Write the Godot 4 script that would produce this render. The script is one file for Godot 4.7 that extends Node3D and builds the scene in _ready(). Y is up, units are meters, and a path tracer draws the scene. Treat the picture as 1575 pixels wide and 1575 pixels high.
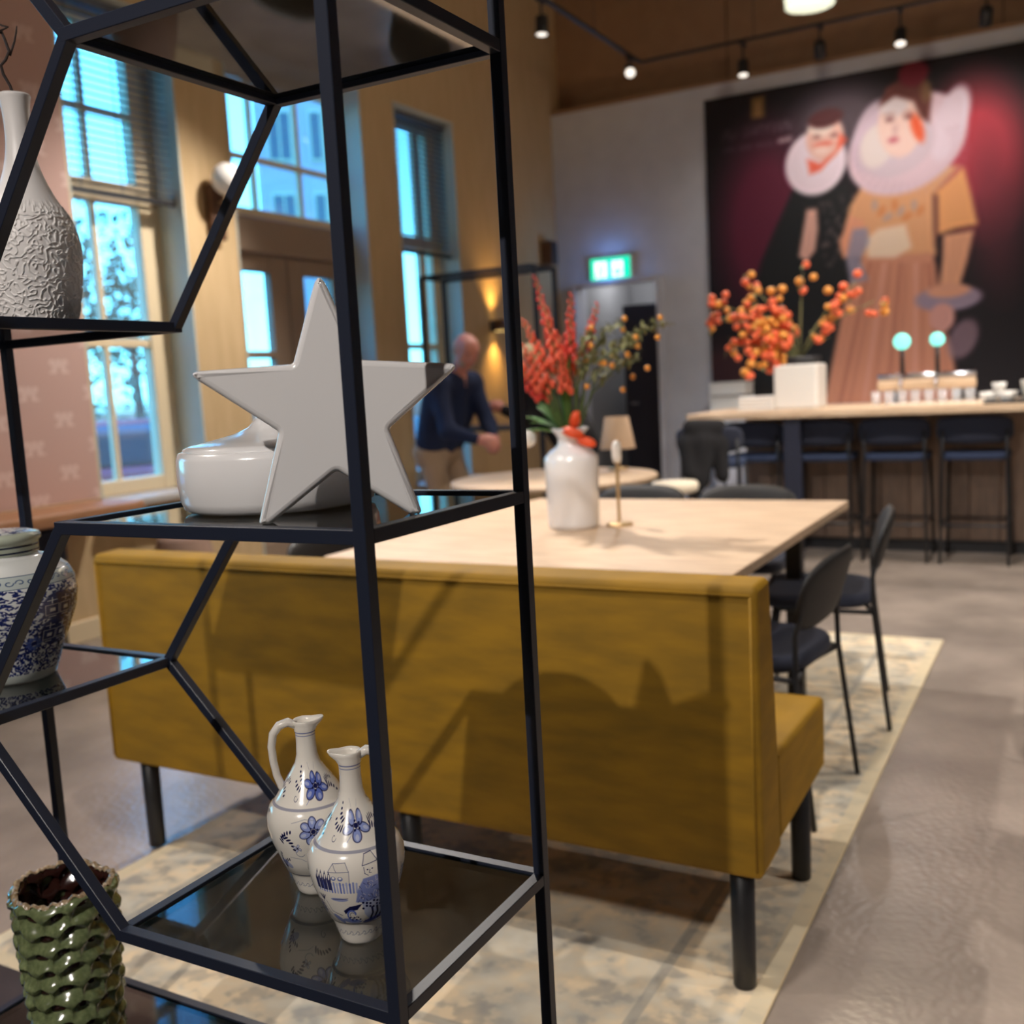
extends Node3D
# A cafe seen past a black honeycomb display shelf: a mustard velvet bench, tables, a bar and tall windows.
# x right along the far wall, y up, z towards the camera; metres.

var rng := RandomNumberGenerator.new()
var M := {}
var taken := {}

# ------------------------------------------------------------------ mesh helper
class Mb:
	var st := SurfaceTool.new()
	func _init() -> void:
		st.begin(Mesh.PRIMITIVE_TRIANGLES)
	func flat() -> Mb:
		st.set_smooth_group(-1)
		return self
	func smooth(g := 0) -> Mb:
		st.set_smooth_group(g)
		return self
	# a, b, c run counter-clockwise as seen from outside
	func tri(a: Vector3, b: Vector3, c: Vector3, ua := Vector2(), ub := Vector2(), uc := Vector2()) -> void:
		st.set_uv(ua); st.add_vertex(a)
		st.set_uv(uc); st.add_vertex(c)
		st.set_uv(ub); st.add_vertex(b)
	func quad(a: Vector3, b: Vector3, c: Vector3, d: Vector3, ua := Vector2(0, 1), ub := Vector2(1, 1), uc := Vector2(1, 0), ud := Vector2(0, 0)) -> void:
		tri(a, b, c, ua, ub, uc)
		tri(a, c, d, ua, uc, ud)
	func tri_out(a: Vector3, b: Vector3, c: Vector3, mid: Vector3) -> void:
		if (b - a).cross(c - a).dot((a + b + c) / 3.0 - mid) < 0.0:
			tri(a, c, b)
		else:
			tri(a, b, c)
	func box(c: Vector3, s: Vector3, bev := 0.0, bs := Basis()) -> Mb:
		flat()
		var h := s * 0.5
		var k := minf(bev, minf(h.x, minf(h.y, h.z)) * 0.98)
		var v := func(sg: Vector3, axis: int) -> Vector3:
			var q := Vector3(h.x - k, h.y - k, h.z - k)
			q[axis] = h[axis]
			return c + bs * (q * sg)
		for ax in 3:
			var b1 := (ax + 1) % 3
			var b2 := (ax + 2) % 3
			for s0 in [-1.0, 1.0]:
				var p := []
				for q in [[-1, -1], [1, -1], [1, 1], [-1, 1]]:
					var sg := Vector3.ONE
					sg[ax] = s0; sg[b1] = q[0]; sg[b2] = q[1]
					p.append(v.call(sg, ax))
				tri_out(p[0], p[1], p[2], c)
				tri_out(p[0], p[2], p[3], c)
				if k > 0.0:
					for s1 in [-1.0, 1.0]:
						var e := []
						for s2 in [-1.0, 1.0]:
							var sg := Vector3.ONE
							sg[ax] = s0; sg[b1] = s1; sg[b2] = s2
							e.append(v.call(sg, ax)); e.append(v.call(sg, b1))
						tri_out(e[0], e[1], e[3], c)
						tri_out(e[0], e[3], e[2], c)
		if k > 0.0:
			for sx in [-1.0, 1.0]:
				for sy in [-1.0, 1.0]:
					for sz in [-1.0, 1.0]:
						var sg := Vector3(sx, sy, sz)
						tri_out(v.call(sg, 0), v.call(sg, 1), v.call(sg, 2), c)
		return self
	# a straight bar of rectangular section from a to b; up gives the direction of its height
	func bar(a: Vector3, b: Vector3, w: float, h: float, up := Vector3.UP, bev := 0.0008) -> Mb:
		var d := (b - a).normalized()
		var side := d.cross(up)
		if side.length() < 0.01:
			side = d.cross(Vector3.FORWARD)
		side = side.normalized()
		var u := side.cross(d).normalized()
		return box((a + b) * 0.5, Vector3(w, h, (b - a).length()), bev, Basis(side, u, -d))
	# surface over a grid of points: rows x cols, outward = (next row) x (next col) when flip is false
	func grid(p: PackedVector3Array, rows: int, cols: int, uv: PackedVector2Array, flip := false) -> Mb:
		for j in rows - 1:
			for i in cols - 1:
				var a := j * cols + i
				var b := a + cols
				if flip:
					tri(p[a], p[a + 1], p[b], uv[a], uv[a + 1], uv[b])
					tri(p[b], p[a + 1], p[b + 1], uv[b], uv[a + 1], uv[b + 1])
				else:
					tri(p[a], p[b], p[a + 1], uv[a], uv[b], uv[a + 1])
					tri(p[b], p[b + 1], p[a + 1], uv[b], uv[b + 1], uv[a + 1])
		return self
	# profile of (radius, height) from the bottom up on the outside; u runs to the right as seen from outside, u = 0.5 at angle face
	func lathe(pr: PackedVector2Array, segs := 32, at := Vector3.ZERO, face := 0.0, bs := Basis()) -> Mb:
		var p := PackedVector3Array()
		var uv := PackedVector2Array()
		var lo := pr[0].y
		var hi := pr[0].y
		for q in pr:
			lo = minf(lo, q.y); hi = maxf(hi, q.y)
		for q in pr:
			for i in segs + 1:
				var t := face + PI - TAU * float(i % segs) / segs
				p.append(at + bs * Vector3(q.x * cos(t), q.y, q.x * sin(t)))
				uv.append(Vector2(float(i) / segs, 1.0 - (q.y - lo) / maxf(hi - lo, 1e-6)))
		return grid(p, pr.size(), segs + 1, uv, true)
	func tube(path: PackedVector3Array, radii: Array, segs := 8, caps := true, sq := 1.0) -> Mb:
		var n := path.size()
		var p := PackedVector3Array()
		var uv := PackedVector2Array()
		var side := Vector3.ZERO
		for j in n:
			var d := (path[mini(j + 1, n - 1)] - path[maxi(j - 1, 0)]).normalized()
			if j == 0:
				side = d.cross(Vector3.UP if absf(d.y) < 0.9 else Vector3.RIGHT).normalized()
			else:
				side = (side - d * side.dot(d)).normalized()
			var up := side.cross(d)
			var r: float = radii[mini(j, radii.size() - 1)]
			for i in segs + 1:
				var t := TAU * float(i % segs) / segs
				p.append(path[j] + (side * cos(t) + up * sin(t) * sq) * r)
				uv.append(Vector2(float(i) / segs, float(j) / (n - 1)))
		grid(p, n, segs + 1, uv, false)
		if caps:
			for e in [0, n - 1]:
				for i in segs:
					var a: Vector3 = p[e * (segs + 1) + i]
					var b: Vector3 = p[e * (segs + 1) + i + 1]
					if e == 0:
						tri(path[e], a, b)
					else:
						tri(path[e], b, a)
		return self
	func ball(c: Vector3, r: Vector3, segs := 12, bs := Basis()) -> Mb:
		var p := PackedVector3Array()
		var uv := PackedVector2Array()
		var rows := maxi(segs / 2, 3)
		for j in rows + 1:
			var f := -PI / 2 + PI * j / rows
			for i in segs + 1:
				var t := -TAU * float(i % segs) / segs
				p.append(c + bs * Vector3(r.x * cos(f) * cos(t), r.y * sin(f), r.z * cos(f) * sin(t)))
				uv.append(Vector2(float(i) / segs, 1.0 - float(j) / rows))
		return grid(p, rows + 1, segs + 1, uv, true)
	# outline (counter-clockwise, local x/y) given thickness along local z, with rounded edges
	func slab(o: PackedVector2Array, thick: float, bev: float, xf := Transform3D(), steps := 3) -> Mb:
		var n := o.size()
		var nr := PackedVector2Array()
		for i in n:
			var a := (o[i] - o[(i + n - 1) % n]).normalized()
			var b := (o[(i + 1) % n] - o[i]).normalized()
			var m := Vector2(a.y + b.y, -a.x - b.x).normalized()
			nr.append(m / maxf(0.5, m.dot(Vector2(a.y, -a.x))))
		var rings := []
		for side in [-1.0, 1.0]:
			for k in steps + 1:
				var t := PI / 2 * k / steps
				var ins := bev * (1.0 - (sin(t) if side < 0 else cos(t)))
				var z: float = side * (thick / 2 - bev + bev * (cos(t) if side < 0 else sin(t)))
				var ring := PackedVector3Array()
				for i in n:
					var q := o[i] - nr[i] * ins
					ring.append(xf * Vector3(q.x, q.y, z))
				rings.append(ring)
		for j in rings.size() - 1:
			for i in n:
				var a: Vector3 = rings[j][i]
				var b: Vector3 = rings[j][(i + 1) % n]
				var c: Vector3 = rings[j + 1][(i + 1) % n]
				var d: Vector3 = rings[j + 1][i]
				quad(a, b, c, d)
		var ix := Geometry2D.triangulate_polygon(o)
		flat()
		for k in range(0, ix.size(), 3):
			var q0 := ix[k]
			var q1 := ix[k + 1]
			var q2 := ix[k + 2]
			if (o[q1] - o[q0]).cross(o[q2] - o[q0]) < 0.0:
				var sw := q1
				q1 = q2; q2 = sw
			var f: PackedVector3Array = rings[rings.size() - 1]
			var r: PackedVector3Array = rings[0]
			var sz := Vector2(0.5, 0.5)
			tri(f[q0], f[q1], f[q2], o[q0] + sz, o[q1] + sz, o[q2] + sz)
			tri(r[q0], r[q2], r[q1], o[q0] + sz, o[q2] + sz, o[q1] + sz)
		return self
	func done() -> ArrayMesh:
		st.generate_normals()
		st.index()
		return st.commit()

static func rounded(pts: Array, radii: Array, n := 5) -> PackedVector2Array:
	var o := PackedVector2Array()
	var m := pts.size()
	for i in m:
		var p: Vector2 = pts[i]
		var a: Vector2 = (pts[(i + m - 1) % m] - p)
		var b: Vector2 = (pts[(i + 1) % m] - p)
		var ang := absf(a.angle_to(b))
		var r: float = radii[i % radii.size()]
		var t := minf(r / tan(ang / 2), minf(a.length(), b.length()) * 0.45)
		var p0 := p + a.normalized() * t
		var p1 := p + b.normalized() * t
		for k in n + 1:
			var f := float(k) / n
			o.append(p0.lerp(p, f).lerp(p.lerp(p1, f), f))
	return o

static func pill(w: float, h: float, r: float, n := 6) -> PackedVector2Array:
	return rounded([Vector2(-w / 2, -h / 2), Vector2(w / 2, -h / 2), Vector2(w / 2, h / 2), Vector2(-w / 2, h / 2)], [r], n)

# ------------------------------------------------------------------ scene helpers
func numbered(called: String, under: Node) -> String:
	var key := str(under.get_instance_id()) + called
	var n: int = taken.get(key, 0)
	taken[key] = n + 1
	return called if n == 0 else "%s_%03d" % [called, n]

func tag(o: Node, label := "", category := "", group := "", kind := "") -> Node:
	if label: o.set_meta("label", label)
	if category: o.set_meta("category", category)
	if group: o.set_meta("group", group)
	if kind: o.set_meta("kind", kind)
	return o

func put(called: String, mesh: Mesh, m: Material, under: Node = self) -> MeshInstance3D:
	var o := MeshInstance3D.new()
	o.mesh = mesh
	o.material_override = m
	o.name = numbered(called, under)
	under.add_child(o, true)
	return o

func obj(called: String, b: Mb, m: Material, under: Node = self) -> MeshInstance3D:
	return put(called, b.done(), m, under)

func struct(called: String, b: Mb, m: Material) -> MeshInstance3D:
	var o := obj(called, b, m)
	o.set_meta("kind", "structure")
	return o

func thing(called: String, label: String, category: String, at := Vector3.ZERO, turn := 0.0, group := "") -> Node3D:
	var o := Node3D.new()
	o.name = numbered(called, self)
	add_child(o, true)
	o.position = at
	o.rotation.y = turn
	tag(o, label, category, group)
	return o

func dup(src: Node3D, at: Vector3, turn: float, label: String) -> Node3D:
	var o: Node3D = src.duplicate()
	var base := String(src.name)
	o.name = numbered(base, self)
	add_child(o, true)
	o.position = at
	o.rotation = Vector3(0, turn, 0)
	o.set_meta("label", label)
	return o

func mat(c: Color, rough := 0.6, metal := 0.0) -> StandardMaterial3D:
	var m := StandardMaterial3D.new()
	m.albedo_color = c
	m.roughness = rough
	m.metallic = metal
	return m

func glow(c: Color, e: float) -> StandardMaterial3D:
	var m := mat(c, 0.5)
	m.emission_enabled = true
	m.emission = c
	m.emission_energy_multiplier = e
	return m

func noise_tex(sd: int, freq: float, a: Color, b: Color, kind := FastNoiseLite.TYPE_SIMPLEX_SMOOTH, oct := 4, w := 512, h := 512, mid := 0.5) -> NoiseTexture2D:
	var n := FastNoiseLite.new()
	n.seed = sd
	n.noise_type = kind
	n.frequency = freq
	n.fractal_octaves = oct
	var g := Gradient.new()
	g.offsets = PackedFloat32Array([0.15, mid, 0.85])
	g.colors = PackedColorArray([a, a.lerp(b, 0.5), b])
	var t := NoiseTexture2D.new()
	t.width = w; t.height = h
	t.seamless = true
	t.noise = n
	t.color_ramp = g
	return t

func bump_tex(sd: int, freq: float, strength := 4.0, oct := 3) -> NoiseTexture2D:
	var n := FastNoiseLite.new()
	n.seed = sd
	n.frequency = freq
	n.fractal_octaves = oct
	var t := NoiseTexture2D.new()
	t.width = 512; t.height = 512
	t.seamless = true
	t.as_normal_map = true
	t.bump_strength = strength
	t.noise = n
	return t

func tri_mat(t: Texture2D, scale: Vector3, rough := 0.7) -> StandardMaterial3D:
	var m := mat(Color.WHITE, rough)
	m.albedo_texture = t
	m.uv1_triplanar = true
	m.uv1_world_triplanar = true
	m.uv1_scale = scale
	return m

# ------------------------------------------------------------------ painting on images
class Paint:
	var im: Image
	func _init(w: int, h: int, c: Color) -> void:
		im = Image.create(w, h, false, Image.FORMAT_RGB8)
		im.fill(c)
	func dot(x: int, y: int, c: Color, a: float) -> void:
		if y < 0 or y >= im.get_height() or a <= 0.0:
			return
		x = posmod(x, im.get_width())
		im.set_pixel(x, y, im.get_pixel(x, y).lerp(c, minf(a, 1.0)))
	func oval(cx: float, cy: float, rx: float, ry: float, ang: float, c: Color, a := 1.0, soft := 1.0) -> void:
		var R := maxf(rx, ry) + soft + 1.0
		var ca := cos(ang)
		var sa := sin(ang)
		var m := minf(rx, ry)
		for y in range(int(cy - R), int(cy + R) + 1):
			for x in range(int(cx - R), int(cx + R) + 1):
				var dx := x - cx
				var dy := y - cy
				var q := Vector2((dx * ca + dy * sa) / rx, (-dx * sa + dy * ca) / ry).length()
				var f := (1.0 - q) * m / soft + 0.5
				if f > 0.0:
					dot(x, y, c, a * clampf(f, 0.0, 1.0))
	func line(p: Array, w: float, c: Color, a := 1.0) -> void:
		for k in p.size() - 1:
			var u: Vector2 = p[k]
			var v: Vector2 = p[k + 1]
			var lo := Vector2(minf(u.x, v.x), minf(u.y, v.y)) - Vector2.ONE * (w + 1)
			var hi := Vector2(maxf(u.x, v.x), maxf(u.y, v.y)) + Vector2.ONE * (w + 1)
			var d := v - u
			var l := maxf(d.length_squared(), 1e-6)
			for y in range(int(lo.y), int(hi.y) + 1):
				for x in range(int(lo.x), int(hi.x) + 1):
					var q := Vector2(x, y) - u
					var t := clampf(q.dot(d) / l, 0.0, 1.0)
					dot(x, y, c, a * clampf(w * 0.5 + 0.5 - (q - d * t).length(), 0.0, 1.0))
	func poly(p: PackedVector2Array, c: Color, a := 1.0, soft := 1.0) -> void:
		var lo := p[0]
		var hi := p[0]
		for q in p:
			lo = Vector2(minf(lo.x, q.x), minf(lo.y, q.y)); hi = Vector2(maxf(hi.x, q.x), maxf(hi.y, q.y))
		for y in range(int(lo.y - soft), int(hi.y + soft) + 1):
			for x in range(int(lo.x - soft), int(hi.x + soft) + 1):
				var at := Vector2(x, y)
				var inside := Geometry2D.is_point_in_polygon(at, p)
				var d := 1e9
				if soft > 0.6:
					for k in p.size():
						d = minf(d, at.distance_to(Geometry2D.get_closest_point_to_segment(at, p[k], p[(k + 1) % p.size()])))
				else:
					d = soft
				var f := 0.5 + (d if inside else -d) / (2.0 * soft)
				if f > 0.0:
					dot(x, y, c, a * clampf(f, 0.0, 1.0))
	func rect(x0: float, y0: float, x1: float, y1: float, c: Color, a := 1.0) -> void:
		for y in range(int(y0), int(y1)):
			for x in range(int(x0), int(x1)):
				dot(x, y, c, a)
	func tex() -> ImageTexture:
		im.generate_mipmaps()
		return ImageTexture.create_from_image(im)

# ------------------------------------------------------------------ fittings that are used again and again
const KEY := Vector3(-0.73, 3.78, 2.29)

func spot_fitting(at: Vector3, aim: Vector3, energy: float, angle: float, label: String, group: String, track_y := 4.0, size := 0.035) -> void:
	var t := thing("track_spotlight", label, "spotlight", Vector3(at.x, track_y, at.z), 0.0, group)
	var d := (aim - at).normalized()
	var loc := at - t.position
	obj("adapter", Mb.new().box(Vector3(0, -0.025, 0), Vector3(0.034, 0.03, 0.11), 0.004), M.black, t)
	obj("stem", Mb.new().smooth().tube(PackedVector3Array([Vector3(0, -0.035, 0), loc - d * 0.05]), [0.009], 8), M.black, t)
	var side := d.cross(Vector3.UP)
	side = side.normalized() if side.length() > 0.05 else Vector3.RIGHT
	var bs := Basis(side, -d, side.cross(-d))
	var pr := PackedVector2Array([Vector2(0.04, -0.062), Vector2(0.043, -0.064), Vector2(0.045, -0.06), Vector2(0.045, 0.055), Vector2(0.04, 0.065), Vector2(0, 0.066)])
	obj("housing", Mb.new().smooth().lathe(pr, 24, loc, 0.0, bs), M.black, t)
	obj("lens", Mb.new().smooth().lathe(PackedVector2Array([Vector2(0.0, -0.056), Vector2(0.041, -0.056), Vector2(0.041, -0.05), Vector2(0.0, -0.05)]), 24, loc, 0.0, bs), M.lens if energy > 0.0 else M.black, t)
	if energy > 0.0:
		var l := SpotLight3D.new()
		l.name = "lamp"
		l.light_color = Color(1.0, 0.965, 0.93)
		l.light_energy = energy
		l.spot_angle = angle
		l.spot_angle_attenuation = 0.8
		l.spot_range = 20.0
		l.spot_attenuation = 2.0
		l.light_size = size
		l.shadow_enabled = true
		t.add_child(l)
		var p := loc + d * 0.07
		l.position = p
		l.basis = Basis.looking_at(d, Vector3.FORWARD if absf(d.y) > 0.95 else Vector3.UP)

func flower_ball(b: Mb, c: Vector3, r: float) -> void:
	b.ball(c, Vector3(r, r * 0.9, r), 7)

func leaf(b: Mb, at: Vector3, dir: Vector3, len: float, w: float, droop := 0.2) -> void:
	var d := dir.normalized()
	var s := d.cross(Vector3.UP)
	s = s.normalized() if s.length() > 0.05 else Vector3.RIGHT
	var n := s.cross(d).normalized()
	var prev := []
	for k in 5:
		var f := k / 4.0
		var ww := w * sin(PI * clampf(f * 0.92 + 0.06, 0, 1)) * 0.5
		var p := at + d * len * f - Vector3.UP * droop * len * f * f
		var row := [p - s * ww + n * ww * 0.3, p, p + s * ww + n * ww * 0.3]
		if k > 0:
			for i in 2:
				b.quad(prev[i], prev[i + 1], row[i + 1], row[i])
		prev = row

# ------------------------------------------------------------------ bodies: smooth union of tapered capsules, meshed as surface nets
func body_mesh(bones: Array, cell: float, k := 45.0) -> ArrayMesh:
	var lo := Vector3.ONE * 1e9
	var hi := -lo
	for b in bones:
		for q in [0, 2]:
			var rr: float = b[q + 1]
			lo = lo.min(b[q] - Vector3.ONE * (rr + cell * 3)); hi = hi.max(b[q] + Vector3.ONE * (rr + cell * 3))
	var nx := int((hi.x - lo.x) / cell) + 2
	var ny := int((hi.y - lo.y) / cell) + 2
	var nz := int((hi.z - lo.z) / cell) + 2
	var f := PackedFloat32Array()
	f.resize(nx * ny * nz)
	var reach := 4.0 / k + cell
	for b in bones:
		var a: Vector3 = b[0]
		var ra: float = b[1]
		var c: Vector3 = b[2]
		var rc: float = b[3]
		var d := c - a
		var l := maxf(d.length_squared(), 1e-8)
		var m := maxf(ra, rc) + reach
		var b0 := (a.min(c) - Vector3.ONE * m - lo) / cell
		var b1 := (a.max(c) + Vector3.ONE * m - lo) / cell
		for z in range(maxi(0, int(b0.z)), mini(nz, int(b1.z) + 2)):
			for y in range(maxi(0, int(b0.y)), mini(ny, int(b1.y) + 2)):
				for x in range(maxi(0, int(b0.x)), mini(nx, int(b1.x) + 2)):
					var p := lo + Vector3(x, y, z) * cell
					var t := clampf((p - a).dot(d) / l, 0.0, 1.0)
					f[(z * ny + y) * nx + x] += exp(-k * ((p - a - d * t).length() - lerpf(ra, rc, t)))
	var at := {}
	var vs := PackedVector3Array()
	for z in nz - 1:
		for y in ny - 1:
			for x in nx - 1:
				var s := Vector3.ZERO
				var n := 0
				var i0 := (z * ny + y) * nx + x
				var any := 0
				for q in 8:
					if f[i0 + (q & 1) + ((q >> 1) & 1) * nx + (q >> 2) * nx * ny] > 1.0:
						any += 1
				if any == 0 or any == 8:
					continue
				for e in [[0, 1], [2, 3], [4, 5], [6, 7], [0, 2], [1, 3], [4, 6], [5, 7], [0, 4], [1, 5], [2, 6], [3, 7]]:
					var q0: int = e[0]
					var q1: int = e[1]
					var f0 := f[i0 + (q0 & 1) + ((q0 >> 1) & 1) * nx + (q0 >> 2) * nx * ny]
					var f1 := f[i0 + (q1 & 1) + ((q1 >> 1) & 1) * nx + (q1 >> 2) * nx * ny]
					if (f0 > 1.0) != (f1 > 1.0):
						var g0 := log(maxf(f0, 1e-6))
						var g1 := log(maxf(f1, 1e-6))
						var t := g0 / (g0 - g1)
						s += Vector3(q0 & 1, (q0 >> 1) & 1, q0 >> 2).lerp(Vector3(q1 & 1, (q1 >> 1) & 1, q1 >> 2), t)
						n += 1
				at[i0] = vs.size()
				vs.append(lo + (Vector3(x, y, z) + s / n) * cell)
	var b := Mb.new().smooth()
	var step := [1, nx, nx * ny]
	for z in range(1, nz - 1):
		for y in range(1, ny - 1):
			for x in range(1, nx - 1):
				var i0 := (z * ny + y) * nx + x
				var in0 := f[i0] > 1.0
				for ax in 3:
					if in0 == (f[i0 + step[ax]] > 1.0):
						continue
					var u: int = step[(ax + 1) % 3]
					var v: int = step[(ax + 2) % 3]
					var q := [i0 - u - v, i0 - v, i0, i0 - u]
					if not (at.has(q[0]) and at.has(q[1]) and at.has(q[2]) and at.has(q[3])):
						continue
					var p := [vs[at[q[0]]], vs[at[q[1]]], vs[at[q[2]]], vs[at[q[3]]]]
					if in0:
						b.quad(p[0], p[1], p[2], p[3])
					else:
						b.quad(p[0], p[3], p[2], p[1])
	return b.done()

func hand_bones(wrist: Vector3, dir: Vector3, palm: Vector3, thumb_side: float) -> Array:
	# palm: direction that the palm faces
	var d := dir.normalized()
	var n := (palm - d * palm.dot(d)).normalized()
	var s := d.cross(n) * thumb_side
	var o := [[wrist, 0.026, wrist + d * 0.05 + s * 0.012, 0.027], [wrist + d * 0.02, 0.022, wrist + d * 0.075 - s * 0.02, 0.021], [wrist + d * 0.03, 0.02, wrist + d * 0.08 + s * 0.02, 0.02]]
	var lens := [0.034, 0.042, 0.039, 0.03]
	for i in 4:
		var root := wrist + d * 0.08 + s * (0.03 - 0.02 * i)
		var l: float = lens[i]
		var p1 := root + (d * 0.8 + n * 0.5).normalized() * l
		var p2 := p1 + (d * 0.25 + n * 0.9).normalized() * l * 0.7
		var p3 := p2 + (n * 0.8 - d * 0.5).normalized() * l * 0.55
		o.append([root, 0.01, p1, 0.0095]); o.append([p1, 0.0095, p2, 0.009]); o.append([p2, 0.009, p3, 0.008])
	var t0 := wrist + d * 0.025 + s * 0.028
	var t1 := t0 + (d * 0.7 + s * 0.6 + n * 0.3).normalized() * 0.036
	o.append([t0, 0.014, t1, 0.011]); o.append([t1, 0.011, t1 + (d * 0.7 + n * 0.7).normalized() * 0.03, 0.0095])
	return o

func head_bones(c: Vector3, face: Vector3, up: Vector3) -> Array:
	# c: centre of the skull; face: where the nose points
	var f := face.normalized()
	var s := f.cross(up).normalized()
	var u := s.cross(f).normalized()
	var o := [[c - f * 0.025 + u * 0.02, 0.082, c + f * 0.03 + u * 0.02, 0.072], [c - f * 0.03, 0.07, c + f * 0.04 - u * 0.055, 0.055],
		[c + f * 0.045 - u * 0.07, 0.04, c + f * 0.055 - u * 0.095, 0.028], [c + f * 0.095 + u * 0.0, 0.009, c + f * 0.112 - u * 0.035, 0.014],
		[c + f * 0.078 - u * 0.062 - s * 0.016, 0.012, c + f * 0.078 - u * 0.062 + s * 0.016, 0.012], [c + f * 0.083 + u * 0.022 - s * 0.04, 0.012, c + f * 0.083 + u * 0.022 + s * 0.04, 0.012]]
	for e in [-1.0, 1.0]:
		o.append([c + s * e * 0.078 + u * 0.012 - f * 0.005, 0.012, c + s * e * 0.076 - u * 0.03, 0.01])
		o.append([c + f * 0.05 - u * 0.03 + s * e * 0.042, 0.026, c + f * 0.03 - u * 0.05 + s * e * 0.045, 0.026])
	return o

func person(label: String, group: String, at: Vector3, j: Dictionary, skin: Material, top: Material, legs: Material, hair: Material) -> void:
	# joints are given in world places; the thing stands at its feet
	var t := thing("person", label, "person", at, 0.0, group)
	for key in j:
		if j[key] is Vector3 and not key in ["face", "up", "palm_a", "palm_b"]:
			j[key] -= at
	var sh: Vector3 = (j.sh_a + j.sh_b) * 0.5
	var hip: Vector3 = (j.hip_a + j.hip_b) * 0.5
	var body := head_bones(j.head, j.face, j.up)
	body.append([j.head - j.up.normalized() * 0.07, 0.055, sh + Vector3(0, 0.03, 0), 0.06])
	body.append([sh, 0.1, hip, 0.1])
	for s in ["a", "b"]:
		var hd: Vector3 = j["hand_" + s] - j["el_" + s]
		body.append([j["sh_" + s], 0.045, j["el_" + s], 0.038]); body.append([j["el_" + s], 0.036, j["hand_" + s], 0.026])
		body.append_array(hand_bones(j["hand_" + s], hd, j["palm_" + s], 1.0 if s == "a" else -1.0))
		body.append([j["hip_" + s], 0.075, j["knee_" + s], 0.055]); body.append([j["knee_" + s], 0.052, j["foot_" + s] + Vector3(0, 0.08, 0), 0.035])
	put("body", body_mesh(body, 0.011, 110.0), skin, t)
	var sw := [[sh + Vector3(0, 0.0, 0), 0.095, (sh + hip) * 0.5, 0.135], [(sh + hip) * 0.5, 0.135, hip + Vector3(0, 0.06, 0), 0.14], [j.sh_a, 0.085, j.sh_b, 0.085],
		[j.sh_a.lerp(j.hip_a, 0.2), 0.1, j.hip_a.lerp(j.sh_a, 0.15), 0.11], [j.sh_b.lerp(j.hip_b, 0.2), 0.1, j.hip_b.lerp(j.sh_b, 0.15), 0.11]]
	for s in ["a", "b"]:
		sw.append([j["sh_" + s], 0.072, j["el_" + s], 0.056]); sw.append([j["el_" + s], 0.055, j["hand_" + s].lerp(j["el_" + s], 0.08), 0.04])
	put("sweater", body_mesh(sw, 0.018, 70.0), top, t)
	var tr := [[j.hip_a, 0.12, j.hip_b, 0.12]]
	for s in ["a", "b"]:
		tr.append([j["hip_" + s], 0.105, j["knee_" + s], 0.078]); tr.append([j["knee_" + s], 0.076, j["foot_" + s] + Vector3(0, 0.07, 0), 0.058])
	put("trousers", body_mesh(tr, 0.018, 70.0), legs, t)
	for s in ["a", "b"]:
		var ft: Vector3 = j["foot_" + s]
		var toe: Vector3 = Vector3(j.face.x, 0, j.face.z).normalized()
		put("shoe", body_mesh([[ft + Vector3(0, 0.045, 0) - toe * 0.05, 0.042, ft + Vector3(0, 0.04, 0) + toe * 0.14, 0.036]], 0.014, 80.0), M.black, t)
	var hf: Vector3 = j.face.normalized()
	var hu: Vector3 = j.up.normalized()
	var hs := hf.cross(hu).normalized()
	var hb := []
	if j.bald:
		for e in [-1.0, 1.0]:
			hb.append([j.head - hf * 0.05 + hs * e * 0.05 - hu * 0.01, 0.042, j.head - hf * 0.01 + hs * e * 0.06 + hu * 0.0, 0.03])
		hb.append([j.head - hf * 0.055 - hu * 0.03 - hs * 0.04, 0.045, j.head - hf * 0.055 - hu * 0.03 + hs * 0.04, 0.045])
		hb.append([j.head + hf * 0.06 - hu * 0.085 - hs * 0.03, 0.032, j.head + hf * 0.06 - hu * 0.085 + hs * 0.03, 0.032])
	else:
		hb.append([j.head - hf * 0.035 + hu * 0.035, 0.088, j.head + hf * 0.01 + hu * 0.045, 0.078])
		hb.append([j.head - hf * 0.05 - hu * 0.04, 0.068, j.head - hf * 0.05 - hu * 0.08, 0.055])
	put("hair", body_mesh(hb, 0.011, 90.0), hair, t)
	for e in [-1.0, 1.0]:
		obj("eye", Mb.new().smooth().ball(j.head + hf * 0.088 + hs * e * 0.032 + hu * 0.004, Vector3.ONE * 0.011, 8), M.eye, t)

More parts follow.
